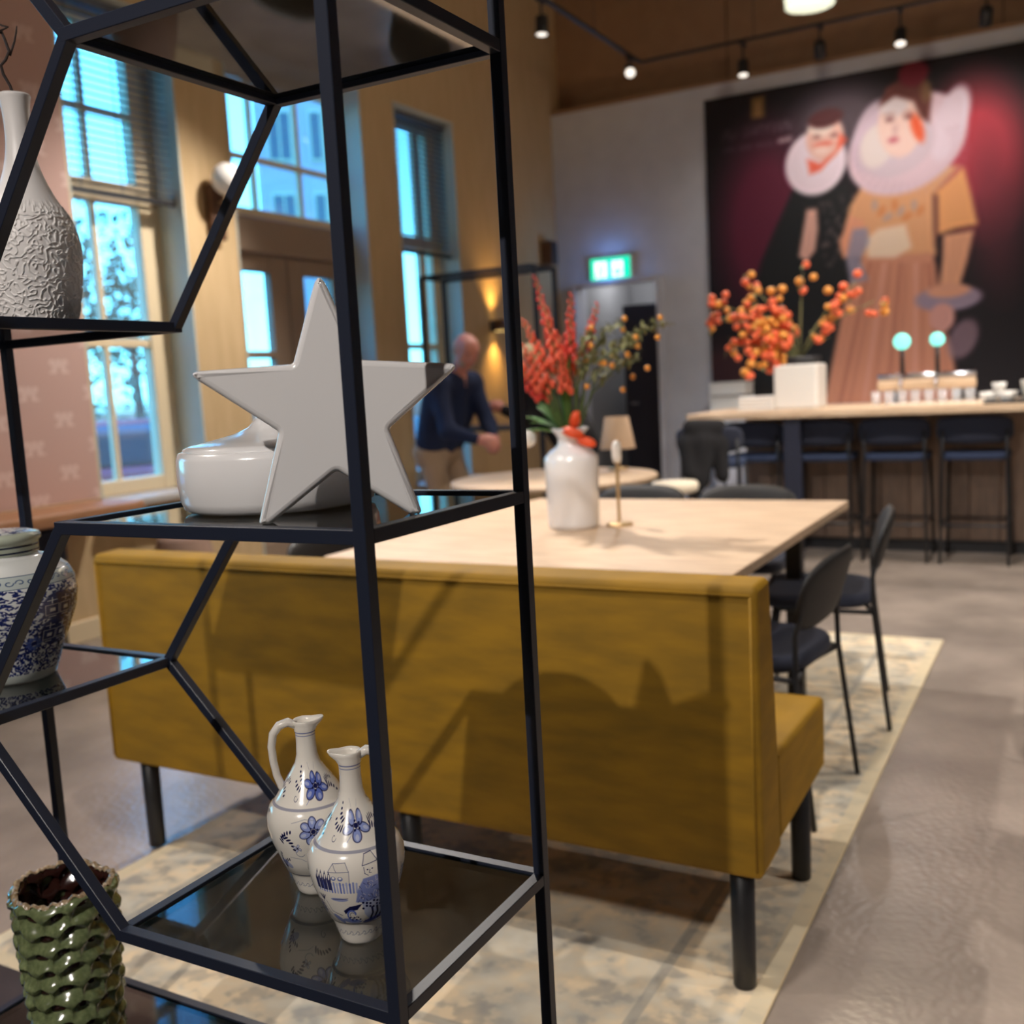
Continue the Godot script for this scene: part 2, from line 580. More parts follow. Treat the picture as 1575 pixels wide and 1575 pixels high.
# ------------------------------------------------------------------ furniture that repeats
func make_chair(label: String, group: String) -> Node3D:
	# sitter looks along +z; stands on y = 0
	var t := thing("dining_chair", label, "chair", Vector3.ZERO, 0.0, group)
	var seat := rounded([Vector2(-0.22, -0.2), Vector2(0.22, -0.2), Vector2(0.235, 0.2), Vector2(-0.235, 0.2)], [0.16, 0.16, 0.09, 0.09], 7)
	obj("seat", Mb.new().smooth().slab(seat, 0.05, 0.02, Transform3D(Basis(Vector3.RIGHT, PI / 2), Vector3(0, 0.455, 0))), M.navy_cloth, t)
	# curved backrest pad
	var p := PackedVector3Array()
	var uv := PackedVector2Array()
	var cols := 25
	var rows := 17
	var b := Mb.new().smooth()
	for face in [1.0, -1.0]:
		p.clear(); uv.clear()
		for jj in rows:
			for i in cols:
				var ux := -1.0 + 2.0 * i / (cols - 1)
				var uy := -1.0 + 2.0 * jj / (rows - 1)
				# square to superellipse
				var m := pow(pow(absf(ux), 3.0) + pow(absf(uy), 3.0), 1.0 / 3.0)
				var q := maxf(absf(ux), absf(uy))
				var sc := q / m if m > 0.0 else 1.0
				var x := ux * sc * 0.235
				var y := uy * sc * 0.112
				var edge := sqrt(maxf(0.0, 1.0 - pow(q, 5.0)))
				var z: float = -0.225 - 0.28 * (y + 0.02) + 0.45 * x * x + face * 0.017 * edge
				p.append(Vector3(x, 0.655 + y, z)); uv.append(Vector2(ux, uy))
		b.grid(p, rows, cols, uv, face > 0.0)
	obj("backrest", b, M.black_shell, t)
	for s in [-1.0, 1.0]:
		obj("leg", Mb.new().smooth().tube(PackedVector3Array([Vector3(s * 0.235, 0.0, -0.24), Vector3(s * 0.215, 0.43, -0.19), Vector3(s * 0.21, 0.55, -0.188), Vector3(s * 0.2, 0.7, -0.225)]), [0.0085], 8), M.black, t)
		obj("leg", Mb.new().smooth().tube(PackedVector3Array([Vector3(s * 0.225, 0.0, 0.23), Vector3(s * 0.2, 0.425, 0.15)]), [0.0085], 8), M.black, t)
		obj("seat_rail", Mb.new().smooth().tube(PackedVector3Array([Vector3(s * 0.2, 0.425, 0.15), Vector3(s * 0.213, 0.42, -0.192)]), [0.0085], 8), M.black, t)
	obj("crossbar", Mb.new().smooth().tube(PackedVector3Array([Vector3(-0.213, 0.42, -0.192), Vector3(0, 0.413, -0.15), Vector3(0.213, 0.42, -0.192)]), [0.0085], 8), M.black, t)
	return t

func make_stool(label: String, group: String) -> Node3D:
	# the sitter looks along -z
	var t := thing("bar_stool", label, "bar stool", Vector3.ZERO, 0.0, group)
	var seat := rounded([Vector2(-0.2, -0.19), Vector2(0.2, -0.19), Vector2(0.21, 0.19), Vector2(-0.21, 0.19)], [0.09], 6)
	obj("seat", Mb.new().smooth().slab(seat, 0.05, 0.022, Transform3D(Basis(Vector3.RIGHT, PI / 2), Vector3(0, 0.69, 0.0))), M.stool_seat, t)
	var b := Mb.new().smooth()
	var p := PackedVector3Array()
	var uv := PackedVector2Array()
	for face in [1.0, -1.0]:
		p.clear(); uv.clear()
		for jj in 13:
			for i in 21:
				var ux := -1.0 + 0.1 * i
				var uy := -1.0 + jj / 6.0
				var m := pow(pow(absf(ux), 4.0) + pow(absf(uy), 4.0), 0.25)
				var q := maxf(absf(ux), absf(uy))
				var sc := q / m if m > 0.0 else 1.0
				var x := ux * sc * 0.225
				var y := uy * sc * 0.09
				p.append(Vector3(x, 0.862 + y, 0.205 + 0.12 * y - 0.6 * x * x + face * 0.018 * sqrt(maxf(0.0, 1.0 - pow(q, 5.0)))))
				uv.append(Vector2(ux, uy))
		b.grid(p, 13, 21, uv, face > 0.0)
	obj("backrest", b, M.navy_cloth, t)
	for s in [-1.0, 1.0]:
		obj("leg", Mb.new().smooth().tube(PackedVector3Array([Vector3(s * 0.2, 0, 0.215), Vector3(s * 0.188, 0.68, 0.18), Vector3(s * 0.185, 0.86, 0.2)]), [0.01], 8), M.black, t)
		obj("leg", Mb.new().smooth().tube(PackedVector3Array([Vector3(s * 0.2, 0, -0.2), Vector3(s * 0.18, 0.68, -0.15)]), [0.01], 8), M.black, t)
	obj("footrest", Mb.new().smooth().tube(PackedVector3Array([Vector3(-0.196, 0.25, 0.2), Vector3(-0.196, 0.25, -0.182), Vector3(0.196, 0.25, -0.182), Vector3(0.196, 0.25, 0.2), Vector3(-0.196, 0.25, 0.2)]), [0.008], 8), M.black, t)
	return t

# ------------------------------------------------------------------ painted prints
func mural_print() -> ImageTexture:
	var m := Paint.new(478, 398, Color8(20, 9, 18))
	m.oval(78, 169, 61.4, 115.2, 0.00, Color8(120, 25, 62), 0.75, 45.0)
	m.oval(169, 55, 56.9, 42.5, 0.00, Color8(100, 84, 94), 0.80, 30.0)
	m.oval(326, 114, 50.7, 77.4, -0.10, Color8(215, 62, 80), 0.90, 45.0)
	m.oval(343, 186, 30.5, 81.7, -0.10, Color8(110, 45, 60), 0.60, 30.0)
	m.oval(12, 374, 61.3, 61.0, 0.00, Color8(70, 32, 38), 0.80, 30.0)
	m.poly(PackedVector2Array([Vector2(114, 122), Vector2(91, 167), Vector2(70, 210), Vector2(50, 274), Vector2(38, 410), Vector2(172, 414), Vector2(191, 270), Vector2(195, 168), Vector2(176, 130)]), Color8(20, 20, 24), 1.00, 3.0)
	m.poly(PackedVector2Array([Vector2(128, 153), Vector2(141, 153), Vector2(142, 179), Vector2(138, 205), Vector2(127, 217), Vector2(117, 210), Vector2(124, 175)]), Color8(222, 170, 155), 1.00, 2.2)
	m.oval(178, 208, 1.7, 2.4, 0.00, Color8(125, 105, 105), 0.70, 1.5)
	m.oval(150, 212, 1.8, 2.4, 0.00, Color8(125, 105, 105), 0.70, 1.5)
	m.oval(182, 225, 1.7, 2.4, 0.00, Color8(125, 105, 105), 0.70, 1.5)
	m.oval(154, 186, 1.7, 2.4, 0.00, Color8(125, 105, 105), 0.70, 1.5)
	m.oval(155, 148, 1.7, 2.4, 0.00, Color8(125, 105, 105), 0.70, 1.5)
	m.oval(169, 205, 1.7, 2.4, 0.00, Color8(125, 105, 105), 0.70, 1.5)
	m.oval(176, 213, 1.7, 2.4, 0.00, Color8(125, 105, 105), 0.70, 1.5)
	m.oval(158, 152, 1.7, 2.4, 0.00, Color8(125, 105, 105), 0.70, 1.5)
	m.oval(153, 223, 1.8, 2.4, 0.00, Color8(125, 105, 105), 0.70, 1.5)
	m.oval(164, 172, 1.7, 2.4, 0.00, Color8(125, 105, 105), 0.70, 1.5)
	m.oval(168, 178, 1.7, 2.4, 0.00, Color8(125, 105, 105), 0.70, 1.5)
	m.oval(163, 189, 1.7, 2.4, 0.00, Color8(125, 105, 105), 0.70, 1.5)
	m.oval(164, 197, 1.7, 2.4, 0.00, Color8(125, 105, 105), 0.70, 1.5)
	m.oval(155, 199, 1.7, 2.4, 0.00, Color8(125, 105, 105), 0.70, 1.5)
	m.oval(149, 200, 1.8, 2.4, 0.00, Color8(125, 105, 105), 0.70, 1.5)
	m.oval(184, 144, 1.7, 2.3, 0.00, Color8(125, 105, 105), 0.70, 1.5)
	m.oval(159, 181, 1.7, 2.4, 0.00, Color8(125, 105, 105), 0.70, 1.5)
	m.oval(165, 210, 1.7, 2.4, 0.00, Color8(125, 105, 105), 0.70, 1.5)
	m.oval(152, 196, 1.7, 2.4, 0.00, Color8(125, 105, 105), 0.70, 1.5)
	m.oval(171, 209, 1.7, 2.4, 0.00, Color8(125, 105, 105), 0.70, 1.5)
	m.oval(181, 202, 1.7, 2.4, 0.00, Color8(125, 105, 105), 0.70, 1.5)
	m.oval(151, 199, 1.7, 2.4, 0.00, Color8(125, 105, 105), 0.70, 1.5)
	m.oval(183, 155, 1.7, 2.3, 0.00, Color8(125, 105, 105), 0.70, 1.5)
	m.oval(181, 224, 1.7, 2.4, 0.00, Color8(125, 105, 105), 0.70, 1.5)
	m.oval(173, 214, 1.7, 2.4, 0.00, Color8(125, 105, 105), 0.70, 1.5)
	m.oval(159, 220, 1.7, 2.4, 0.00, Color8(125, 105, 105), 0.70, 1.5)
	m.oval(175, 159, 1.7, 2.3, 0.00, Color8(125, 105, 105), 0.70, 1.5)
	m.oval(170, 202, 1.7, 2.4, 0.00, Color8(125, 105, 105), 0.70, 1.5)
	m.oval(150, 150, 1.7, 2.4, 0.00, Color8(125, 105, 105), 0.70, 1.5)
	m.oval(167, 170, 1.7, 2.4, 0.00, Color8(125, 105, 105), 0.70, 1.5)
	m.oval(167, 166, 1.7, 2.4, 0.00, Color8(125, 105, 105), 0.70, 1.5)
	m.oval(146, 148, 1.7, 2.4, 0.00, Color8(125, 105, 105), 0.70, 1.5)
	m.oval(149, 157, 1.7, 2.4, 0.00, Color8(125, 105, 105), 0.70, 1.5)
	m.oval(167, 195, 1.7, 2.4, 0.00, Color8(125, 105, 105), 0.70, 1.5)
	m.oval(166, 191, 1.7, 2.4, 0.00, Color8(125, 105, 105), 0.70, 1.5)
	m.oval(166, 206, 1.7, 2.4, 0.00, Color8(125, 105, 105), 0.70, 1.5)
	m.oval(157, 225, 1.7, 2.4, 0.00, Color8(125, 105, 105), 0.70, 1.5)
	m.oval(172, 149, 1.7, 2.3, 0.00, Color8(125, 105, 105), 0.70, 1.5)
	m.oval(170, 178, 1.7, 2.4, 0.00, Color8(125, 105, 105), 0.70, 1.5)
	m.oval(154, 172, 1.7, 2.4, 0.00, Color8(125, 105, 105), 0.70, 1.5)
	m.oval(163, 216, 1.7, 2.4, 0.00, Color8(125, 105, 105), 0.70, 1.5)
	m.oval(160, 160, 1.7, 2.4, 0.00, Color8(125, 105, 105), 0.70, 1.5)
	m.oval(171, 143, 1.7, 2.3, 0.00, Color8(125, 105, 105), 0.70, 1.5)
	m.oval(146, 199, 1.8, 2.4, 0.00, Color8(125, 105, 105), 0.70, 1.5)
	m.oval(161, 187, 1.7, 2.4, 0.00, Color8(125, 105, 105), 0.70, 1.5)
	m.oval(156, 182, 1.7, 2.4, 0.00, Color8(125, 105, 105), 0.70, 1.5)
	m.oval(140, 98, 37.6, 39.3, 0.20, Color8(240, 220, 232), 1.00, 4.5)
	m.oval(152, 70, 22.6, 28.0, 0.00, Color8(238, 190, 178), 1.00, 3.8)
	m.oval(147, 56, 15.7, 10.9, 0.00, Color8(245, 225, 215), 0.90, 3.8)
	m.poly(PackedVector2Array([Vector2(170, 67), Vector2(179, 76), Vector2(146, 108), Vector2(133, 111), Vector2(130, 92), Vector2(146, 100), Vector2(165, 87)]), Color8(240, 96, 70), 0.90, 2.2)
	m.oval(150, 77, 12.5, 3.1, 0.00, Color8(235, 110, 90), 0.80, 2.2)
	m.oval(147, 84, 9.4, 5.5, 0.00, Color8(250, 215, 205), 0.80, 2.2)
	m.oval(153, 47, 21.0, 10.8, -0.10, Color8(92, 44, 48), 1.00, 3.8)
	m.oval(142, 67, 4.7, 2.3, 0.00, Color8(150, 84, 78), 0.80, 1.5)
	m.oval(163, 68, 4.7, 2.3, 0.00, Color8(150, 84, 78), 0.80, 1.5)
	m.poly(PackedVector2Array([Vector2(195, 133), Vector2(180, 156), Vector2(175, 177), Vector2(184, 206), Vector2(198, 227), Vector2(280, 225), Vector2(277, 155), Vector2(306, 126), Vector2(266, 116)]), Color8(228, 166, 122), 1.00, 3.0)
	m.poly(PackedVector2Array([Vector2(279, 152), Vector2(310, 127), Vector2(318, 161), Vector2(325, 195), Vector2(302, 197), Vector2(280, 202)]), Color8(240, 168, 112), 1.00, 2.2)
	m.poly(PackedVector2Array([Vector2(277, 155), Vector2(282, 156), Vector2(282, 203), Vector2(277, 216)]), Color8(120, 70, 62), 0.80, 1.5)
	m.poly(PackedVector2Array([Vector2(287, 202), Vector2(321, 200), Vector2(314, 235), Vector2(302, 278), Vector2(281, 271), Vector2(286, 232)]), Color8(226, 162, 128), 1.00, 2.2)
	m.poly(PackedVector2Array([Vector2(180, 166), Vector2(167, 197), Vector2(171, 218), Vector2(192, 216), Vector2(198, 176)]), Color8(232, 160, 128), 1.00, 2.2)
	m.poly(PackedVector2Array([Vector2(194, 218), Vector2(277, 222), Vector2(284, 285), Vector2(300, 356), Vector2(307, 423), Vector2(141, 418), Vector2(159, 332), Vector2(174, 260)]), Color8(214, 146, 118), 1.00, 3.0)
	m.line([Vector2(204, 227), Vector2(162, 414)], 3.5, Color8(160, 92, 76), 0.60)
	m.line([Vector2(212, 228), Vector2(174, 414)], 2.5, Color8(178, 110, 90), 0.60)
	m.line([Vector2(221, 229), Vector2(192, 415)], 3.5, Color8(232, 172, 160), 0.60)
	m.line([Vector2(228, 230), Vector2(203, 415)], 2.5, Color8(178, 110, 90), 0.60)
	m.line([Vector2(239, 231), Vector2(221, 416)], 3.5, Color8(160, 92, 76), 0.60)
	m.line([Vector2(246, 232), Vector2(232, 416)], 2.5, Color8(178, 110, 90), 0.60)
	m.line([Vector2(257, 233), Vector2(254, 417)], 3.5, Color8(232, 172, 160), 0.60)
	m.line([Vector2(264, 233), Vector2(264, 417)], 2.5, Color8(178, 110, 90), 0.60)
	m.line([Vector2(271, 234), Vector2(286, 418)], 3.5, Color8(160, 92, 76), 0.60)
	m.line([Vector2(279, 235), Vector2(296, 418)], 2.5, Color8(178, 110, 90), 0.60)
	m.poly(PackedVector2Array([Vector2(198, 199), Vector2(214, 187), Vector2(245, 185), Vector2(252, 213), Vector2(233, 223), Vector2(202, 220)]), Color8(244, 214, 188), 1.00, 2.2)
	m.poly(PackedVector2Array([Vector2(184, 184), Vector2(201, 184), Vector2(203, 201), Vector2(192, 222), Vector2(202, 247), Vector2(180, 250), Vector2(175, 220)]), Color8(158, 148, 168), 0.90, 2.2)
	m.oval(210, 158, 3.8, 7.0, 0.00, Color8(190, 160, 150), 0.80, 2.2)
	m.oval(218, 166, 3.8, 6.9, 0.50, Color8(222, 140, 84), 0.80, 2.2)
	m.oval(225, 174, 3.8, 6.9, 1.00, Color8(190, 160, 150), 0.80, 2.2)
	m.oval(233, 161, 3.7, 6.9, 0.00, Color8(222, 140, 84), 0.80, 2.2)
	m.oval(240, 169, 3.7, 6.9, 0.50, Color8(190, 160, 150), 0.80, 2.2)
	m.oval(247, 176, 3.7, 6.9, 1.00, Color8(222, 140, 84), 0.80, 2.2)
	m.oval(255, 164, 3.7, 6.8, 0.00, Color8(190, 160, 150), 0.80, 2.2)
	m.oval(262, 171, 3.6, 6.8, 0.50, Color8(222, 140, 84), 0.80, 2.2)
	m.oval(246, 92, 70.0, 54.4, -0.42, Color8(228, 198, 210), 1.00, 4.5)
	m.oval(295, 76, 18.2, 42.8, 0.32, Color8(232, 210, 224), 1.00, 4.5)
	m.oval(208, 77, 22.4, 42.0, 0.30, Color8(214, 190, 206), 0.90, 4.5)
	m.oval(235, 93, 43.6, 33.3, -0.30, Color8(214, 192, 204), 1.00, 6.0)
	m.oval(213, 89, 19.4, 25.9, 0.30, Color8(236, 220, 214), 0.80, 6.0)
	m.line([Vector2(290, 83), Vector2(307, 81)], 1.4, Color8(196, 160, 178), 0.55)
	m.line([Vector2(293, 88), Vector2(311, 88)], 1.4, Color8(196, 160, 178), 0.55)
	m.line([Vector2(295, 94), Vector2(313, 96)], 1.4, Color8(196, 160, 178), 0.55)
	m.line([Vector2(296, 100), Vector2(315, 104)], 1.4, Color8(196, 160, 178), 0.55)
	m.line([Vector2(296, 106), Vector2(315, 111)], 1.4, Color8(196, 160, 178), 0.55)
	m.line([Vector2(295, 111), Vector2(313, 119)], 1.4, Color8(196, 160, 178), 0.55)
	m.line([Vector2(293, 117), Vector2(310, 126)], 1.4, Color8(196, 160, 178), 0.55)
	m.line([Vector2(289, 121), Vector2(306, 132)], 1.4, Color8(196, 160, 178), 0.55)
	m.line([Vector2(285, 126), Vector2(301, 138)], 1.4, Color8(196, 160, 178), 0.55)
	m.line([Vector2(281, 129), Vector2(294, 142)], 1.4, Color8(196, 160, 178), 0.55)
	m.line([Vector2(275, 132), Vector2(287, 146)], 1.4, Color8(196, 160, 178), 0.55)
	m.line([Vector2(269, 134), Vector2(278, 149)], 1.4, Color8(196, 160, 178), 0.55)
	m.line([Vector2(262, 136), Vector2(269, 151)], 1.4, Color8(196, 160, 178), 0.55)
	m.line([Vector2(255, 136), Vector2(260, 152)], 1.4, Color8(196, 160, 178), 0.55)
	m.line([Vector2(247, 136), Vector2(250, 151)], 1.4, Color8(196, 160, 178), 0.55)
	m.line([Vector2(240, 135), Vector2(239, 150)], 1.4, Color8(196, 160, 178), 0.55)
	m.line([Vector2(233, 133), Vector2(229, 147)], 1.4, Color8(196, 160, 178), 0.55)
	m.line([Vector2(225, 130), Vector2(220, 143)], 1.4, Color8(196, 160, 178), 0.55)
	m.line([Vector2(219, 126), Vector2(210, 138)], 1.4, Color8(196, 160, 178), 0.55)
	m.line([Vector2(212, 122), Vector2(202, 133)], 1.4, Color8(196, 160, 178), 0.55)
	m.line([Vector2(207, 117), Vector2(194, 126)], 1.4, Color8(196, 160, 178), 0.55)
	m.line([Vector2(202, 112), Vector2(188, 119)], 1.4, Color8(196, 160, 178), 0.55)
	m.line([Vector2(198, 106), Vector2(183, 111)], 1.4, Color8(196, 160, 178), 0.55)
	m.line([Vector2(196, 100), Vector2(179, 103)], 1.4, Color8(196, 160, 178), 0.55)
	m.line([Vector2(194, 94), Vector2(176, 95)], 1.4, Color8(196, 160, 178), 0.55)
	m.line([Vector2(193, 88), Vector2(176, 87)], 1.4, Color8(196, 160, 178), 0.55)
	m.oval(240, 67, 25.5, 39.1, 0.00, Color8(240, 204, 194), 1.00, 3.8)
	m.oval(233, 46, 16.1, 12.7, 0.00, Color8(226, 210, 212), 1.00, 6.0)
	m.oval(259, 75, 6.5, 17.9, -0.30, Color8(238, 96, 56), 0.95, 3.8)
	m.oval(228, 61, 5.2, 2.6, 0.00, Color8(140, 84, 84), 0.85, 1.5)
	m.oval(249, 61, 5.1, 2.6, 0.00, Color8(140, 84, 84), 0.85, 1.5)
	m.oval(228, 55, 6.6, 1.5, 0.00, Color8(170, 110, 100), 0.70, 1.5)
	m.oval(249, 56, 6.5, 1.5, 0.00, Color8(170, 110, 100), 0.70, 1.5)
	m.oval(232, 85, 6.6, 3.8, 0.00, Color8(205, 110, 122), 0.90, 2.2)
	m.oval(234, 74, 3.0, 6.8, 0.00, Color8(214, 170, 168), 0.80, 2.2)
	m.poly(PackedVector2Array([Vector2(216, 44), Vector2(224, 23), Vector2(242, 15), Vector2(266, 20), Vector2(275, 43), Vector2(272, 72), Vector2(262, 63), Vector2(255, 44), Vector2(234, 35)]), Color8(104, 52, 46), 1.00, 2.2)
	m.oval(255, 12, 17.2, 14.8, 0.00, Color8(118, 26, 44), 1.00, 4.5)
	m.oval(269, 35, 6.4, 13.3, 0.00, Color8(132, 98, 66), 0.80, 3.8)
	m.oval(293, 277, 36.9, 15.3, 0.00, Color8(158, 138, 158), 1.00, 3.8)
	m.oval(293, 268, 24.2, 8.4, 0.00, Color8(222, 158, 130), 1.00, 3.0)
	m.oval(286, 299, 14.4, 17.0, 0.00, Color8(216, 156, 146), 1.00, 3.8)
	m.oval(309, 326, 15.6, 24.7, 0.40, Color8(170, 140, 152), 0.70, 6.0)
	m.poly(PackedVector2Array([Vector2(61, 7), Vector2(78, 6), Vector2(78, 33), Vector2(60, 33)]), Color8(122, 92, 48), 1.00, 1.5)
	m.poly(PackedVector2Array([Vector2(67, 13), Vector2(72, 13), Vector2(72, 32), Vector2(66, 31)]), Color8(150, 110, 70), 1.00, 0.8)
	m.line([Vector2(23, 53), Vector2(24, 41)], 1.0, Color8(126, 116, 122), 0.80)
	m.line([Vector2(30, 54), Vector2(30, 41)], 1.0, Color8(126, 116, 122), 0.80)
	m.line([Vector2(23, 53), Vector2(30, 41)], 1.0, Color8(126, 116, 122), 0.80)
	m.line([Vector2(33, 54), Vector2(33, 41)], 1.0, Color8(126, 116, 122), 0.80)
	m.line([Vector2(40, 54), Vector2(40, 42)], 1.0, Color8(126, 116, 122), 0.80)
	m.line([Vector2(33, 54), Vector2(40, 48)], 1.0, Color8(126, 116, 122), 0.80)
	m.line([Vector2(49, 53), Vector2(49, 39)], 1.0, Color8(126, 116, 122), 0.80)
	m.line([Vector2(54, 53), Vector2(55, 39)], 1.0, Color8(126, 116, 122), 0.80)
	m.line([Vector2(49, 53), Vector2(54, 53)], 1.0, Color8(126, 116, 122), 0.80)
	m.line([Vector2(57, 53), Vector2(57, 39)], 1.0, Color8(126, 116, 122), 0.80)
	m.line([Vector2(63, 53), Vector2(63, 39)], 1.0, Color8(126, 116, 122), 0.80)
	m.line([Vector2(57, 53), Vector2(63, 46)], 1.0, Color8(126, 116, 122), 0.80)
	m.line([Vector2(65, 53), Vector2(65, 39)], 1.0, Color8(126, 116, 122), 0.80)
	m.line([Vector2(71, 53), Vector2(71, 40)], 1.0, Color8(126, 116, 122), 0.80)
	m.line([Vector2(65, 53), Vector2(71, 40)], 1.0, Color8(126, 116, 122), 0.80)
	m.line([Vector2(73, 53), Vector2(73, 40)], 1.0, Color8(126, 116, 122), 0.80)
	m.line([Vector2(79, 53), Vector2(79, 40)], 1.0, Color8(126, 116, 122), 0.80)
	m.line([Vector2(73, 40), Vector2(79, 47)], 1.0, Color8(126, 116, 122), 0.80)
	m.line([Vector2(81, 53), Vector2(81, 40)], 1.0, Color8(126, 116, 122), 0.80)
	m.line([Vector2(87, 53), Vector2(87, 40)], 1.0, Color8(126, 116, 122), 0.80)
	m.line([Vector2(81, 47), Vector2(87, 40)], 1.0, Color8(126, 116, 122), 0.80)
	m.line([Vector2(89, 54), Vector2(89, 40)], 1.0, Color8(126, 116, 122), 0.80)
	m.line([Vector2(95, 54), Vector2(95, 40)], 1.0, Color8(126, 116, 122), 0.80)
	m.line([Vector2(89, 54), Vector2(95, 40)], 1.0, Color8(126, 116, 122), 0.80)
	m.line([Vector2(97, 54), Vector2(97, 40)], 1.0, Color8(126, 116, 122), 0.80)
	m.line([Vector2(102, 54), Vector2(103, 40)], 1.0, Color8(126, 116, 122), 0.80)
	m.line([Vector2(97, 54), Vector2(103, 40)], 1.0, Color8(126, 116, 122), 0.80)
	m.line([Vector2(105, 54), Vector2(105, 41)], 1.0, Color8(126, 116, 122), 0.80)
	m.line([Vector2(110, 54), Vector2(111, 41)], 1.0, Color8(126, 116, 122), 0.80)
	m.line([Vector2(105, 41), Vector2(110, 54)], 1.0, Color8(126, 116, 122), 0.80)
	m.line([Vector2(24, 69), Vector2(25, 63)], 1.0, Color8(100, 90, 98), 0.80)
	m.line([Vector2(30, 69), Vector2(30, 63)], 1.0, Color8(100, 90, 98), 0.80)
	m.line([Vector2(24, 69), Vector2(30, 63)], 1.0, Color8(100, 90, 98), 0.80)
	m.line([Vector2(33, 69), Vector2(33, 63)], 1.0, Color8(100, 90, 98), 0.80)
	m.line([Vector2(38, 69), Vector2(38, 63)], 1.0, Color8(100, 90, 98), 0.80)
	m.line([Vector2(33, 63), Vector2(38, 69)], 1.0, Color8(100, 90, 98), 0.80)
	m.line([Vector2(44, 69), Vector2(44, 62)], 1.0, Color8(100, 90, 98), 0.80)
	m.line([Vector2(48, 69), Vector2(48, 62)], 1.0, Color8(100, 90, 98), 0.80)
	m.line([Vector2(44, 69), Vector2(48, 66)], 1.0, Color8(100, 90, 98), 0.80)
	m.line([Vector2(50, 69), Vector2(50, 62)], 1.0, Color8(100, 90, 98), 0.80)
	m.line([Vector2(55, 69), Vector2(55, 63)], 1.0, Color8(100, 90, 98), 0.80)
	m.line([Vector2(50, 69), Vector2(55, 63)], 1.0, Color8(100, 90, 98), 0.80)
	m.line([Vector2(56, 69), Vector2(57, 63)], 1.0, Color8(100, 90, 98), 0.80)
	m.line([Vector2(61, 69), Vector2(61, 63)], 1.0, Color8(100, 90, 98), 0.80)
	m.line([Vector2(56, 66), Vector2(61, 66)], 1.0, Color8(100, 90, 98), 0.80)
	m.line([Vector2(66, 70), Vector2(66, 63)], 1.0, Color8(100, 90, 98), 0.80)
	m.line([Vector2(70, 70), Vector2(70, 63)], 1.0, Color8(100, 90, 98), 0.80)
	m.line([Vector2(66, 63), Vector2(70, 67)], 1.0, Color8(100, 90, 98), 0.80)
	m.line([Vector2(72, 70), Vector2(72, 63)], 1.0, Color8(100, 90, 98), 0.80)
	m.line([Vector2(77, 70), Vector2(77, 64)], 1.0, Color8(100, 90, 98), 0.80)
	m.line([Vector2(72, 63), Vector2(77, 67)], 1.0, Color8(100, 90, 98), 0.80)
	m.line([Vector2(78, 70), Vector2(79, 64)], 1.0, Color8(100, 90, 98), 0.80)
	m.line([Vector2(83, 70), Vector2(83, 64)], 1.0, Color8(100, 90, 98), 0.80)
	m.line([Vector2(79, 64), Vector2(83, 64)], 1.0, Color8(100, 90, 98), 0.80)
	m.line([Vector2(85, 70), Vector2(85, 64)], 1.0, Color8(100, 90, 98), 0.80)
	m.line([Vector2(89, 70), Vector2(89, 64)], 1.0, Color8(100, 90, 98), 0.80)
	m.line([Vector2(85, 64), Vector2(89, 64)], 1.0, Color8(100, 90, 98), 0.80)
	m.poly(PackedVector2Array([Vector2(93, 68), Vector2(112, 67), Vector2(112, 61), Vector2(94, 62)]), Color8(168, 142, 150), 0.90, 1.1)
	m.im.resize(120, 100, Image.INTERPOLATE_LANCZOS)
	m.im.resize(480, 400, Image.INTERPOLATE_CUBIC)
	return m.tex()

func daisy(p: Paint, c: Vector2, r: float, blue: Color, dark: Color, n := 6, turn := 0.0, sx := 1.0) -> void:
	for k in n:
		var a := turn + TAU * k / n
		var q := c + Vector2(cos(a) * sx, sin(a)) * r * 0.62
		var t := atan2(sin(a), cos(a) * sx)
		var lx := Vector2(cos(a) * sx, sin(a)).length() * r
		var ly := Vector2(sin(a) * sx, cos(a)).length() * r
		p.oval(q.x, q.y, lx * 0.44, ly * 0.32, t, dark, 0.8)
		p.oval(q.x, q.y, lx * 0.38, ly * 0.25, t, blue, 1.0)
		p.oval(q.x + cos(a) * r * 0.12 * sx, q.y + sin(a) * r * 0.12, lx * 0.2, ly * 0.12, t, blue.lerp(Color.WHITE, 0.6), 0.8)
		p.oval(c.x + cos(a + 0.4) * r * 0.3 * sx, c.y + sin(a + 0.4) * r * 0.3, r * 0.08 * sx, r * 0.08, 0, dark)
	p.oval(c.x, c.y, r * 0.17 * sx, r * 0.17, 0, dark)

func frond(p: Paint, a: Vector2, dir: float, len: float, n: int, dark: Color) -> void:
	for k in n:
		var f := float(k) / n
		var q := a + Vector2(cos(dir + f * 0.7), sin(dir + f * 0.7)) * len * f
		p.oval(q.x, q.y, len * 0.16 * (1.1 - f * 0.6), len * 0.05, dir - 0.9 + f, dark)

func curl(p: Paint, c: Vector2, r: float, dark: Color, a0 := 0.0, w := 1.6) -> void:
	var pts := []
	for k in 15:
		var f := k / 14.0
		pts.append(c + Vector2(cos(a0 + f * 5.2), sin(a0 + f * 5.2)) * r * (1.0 - 0.62 * f))
	p.line(pts, w, dark, 0.85)

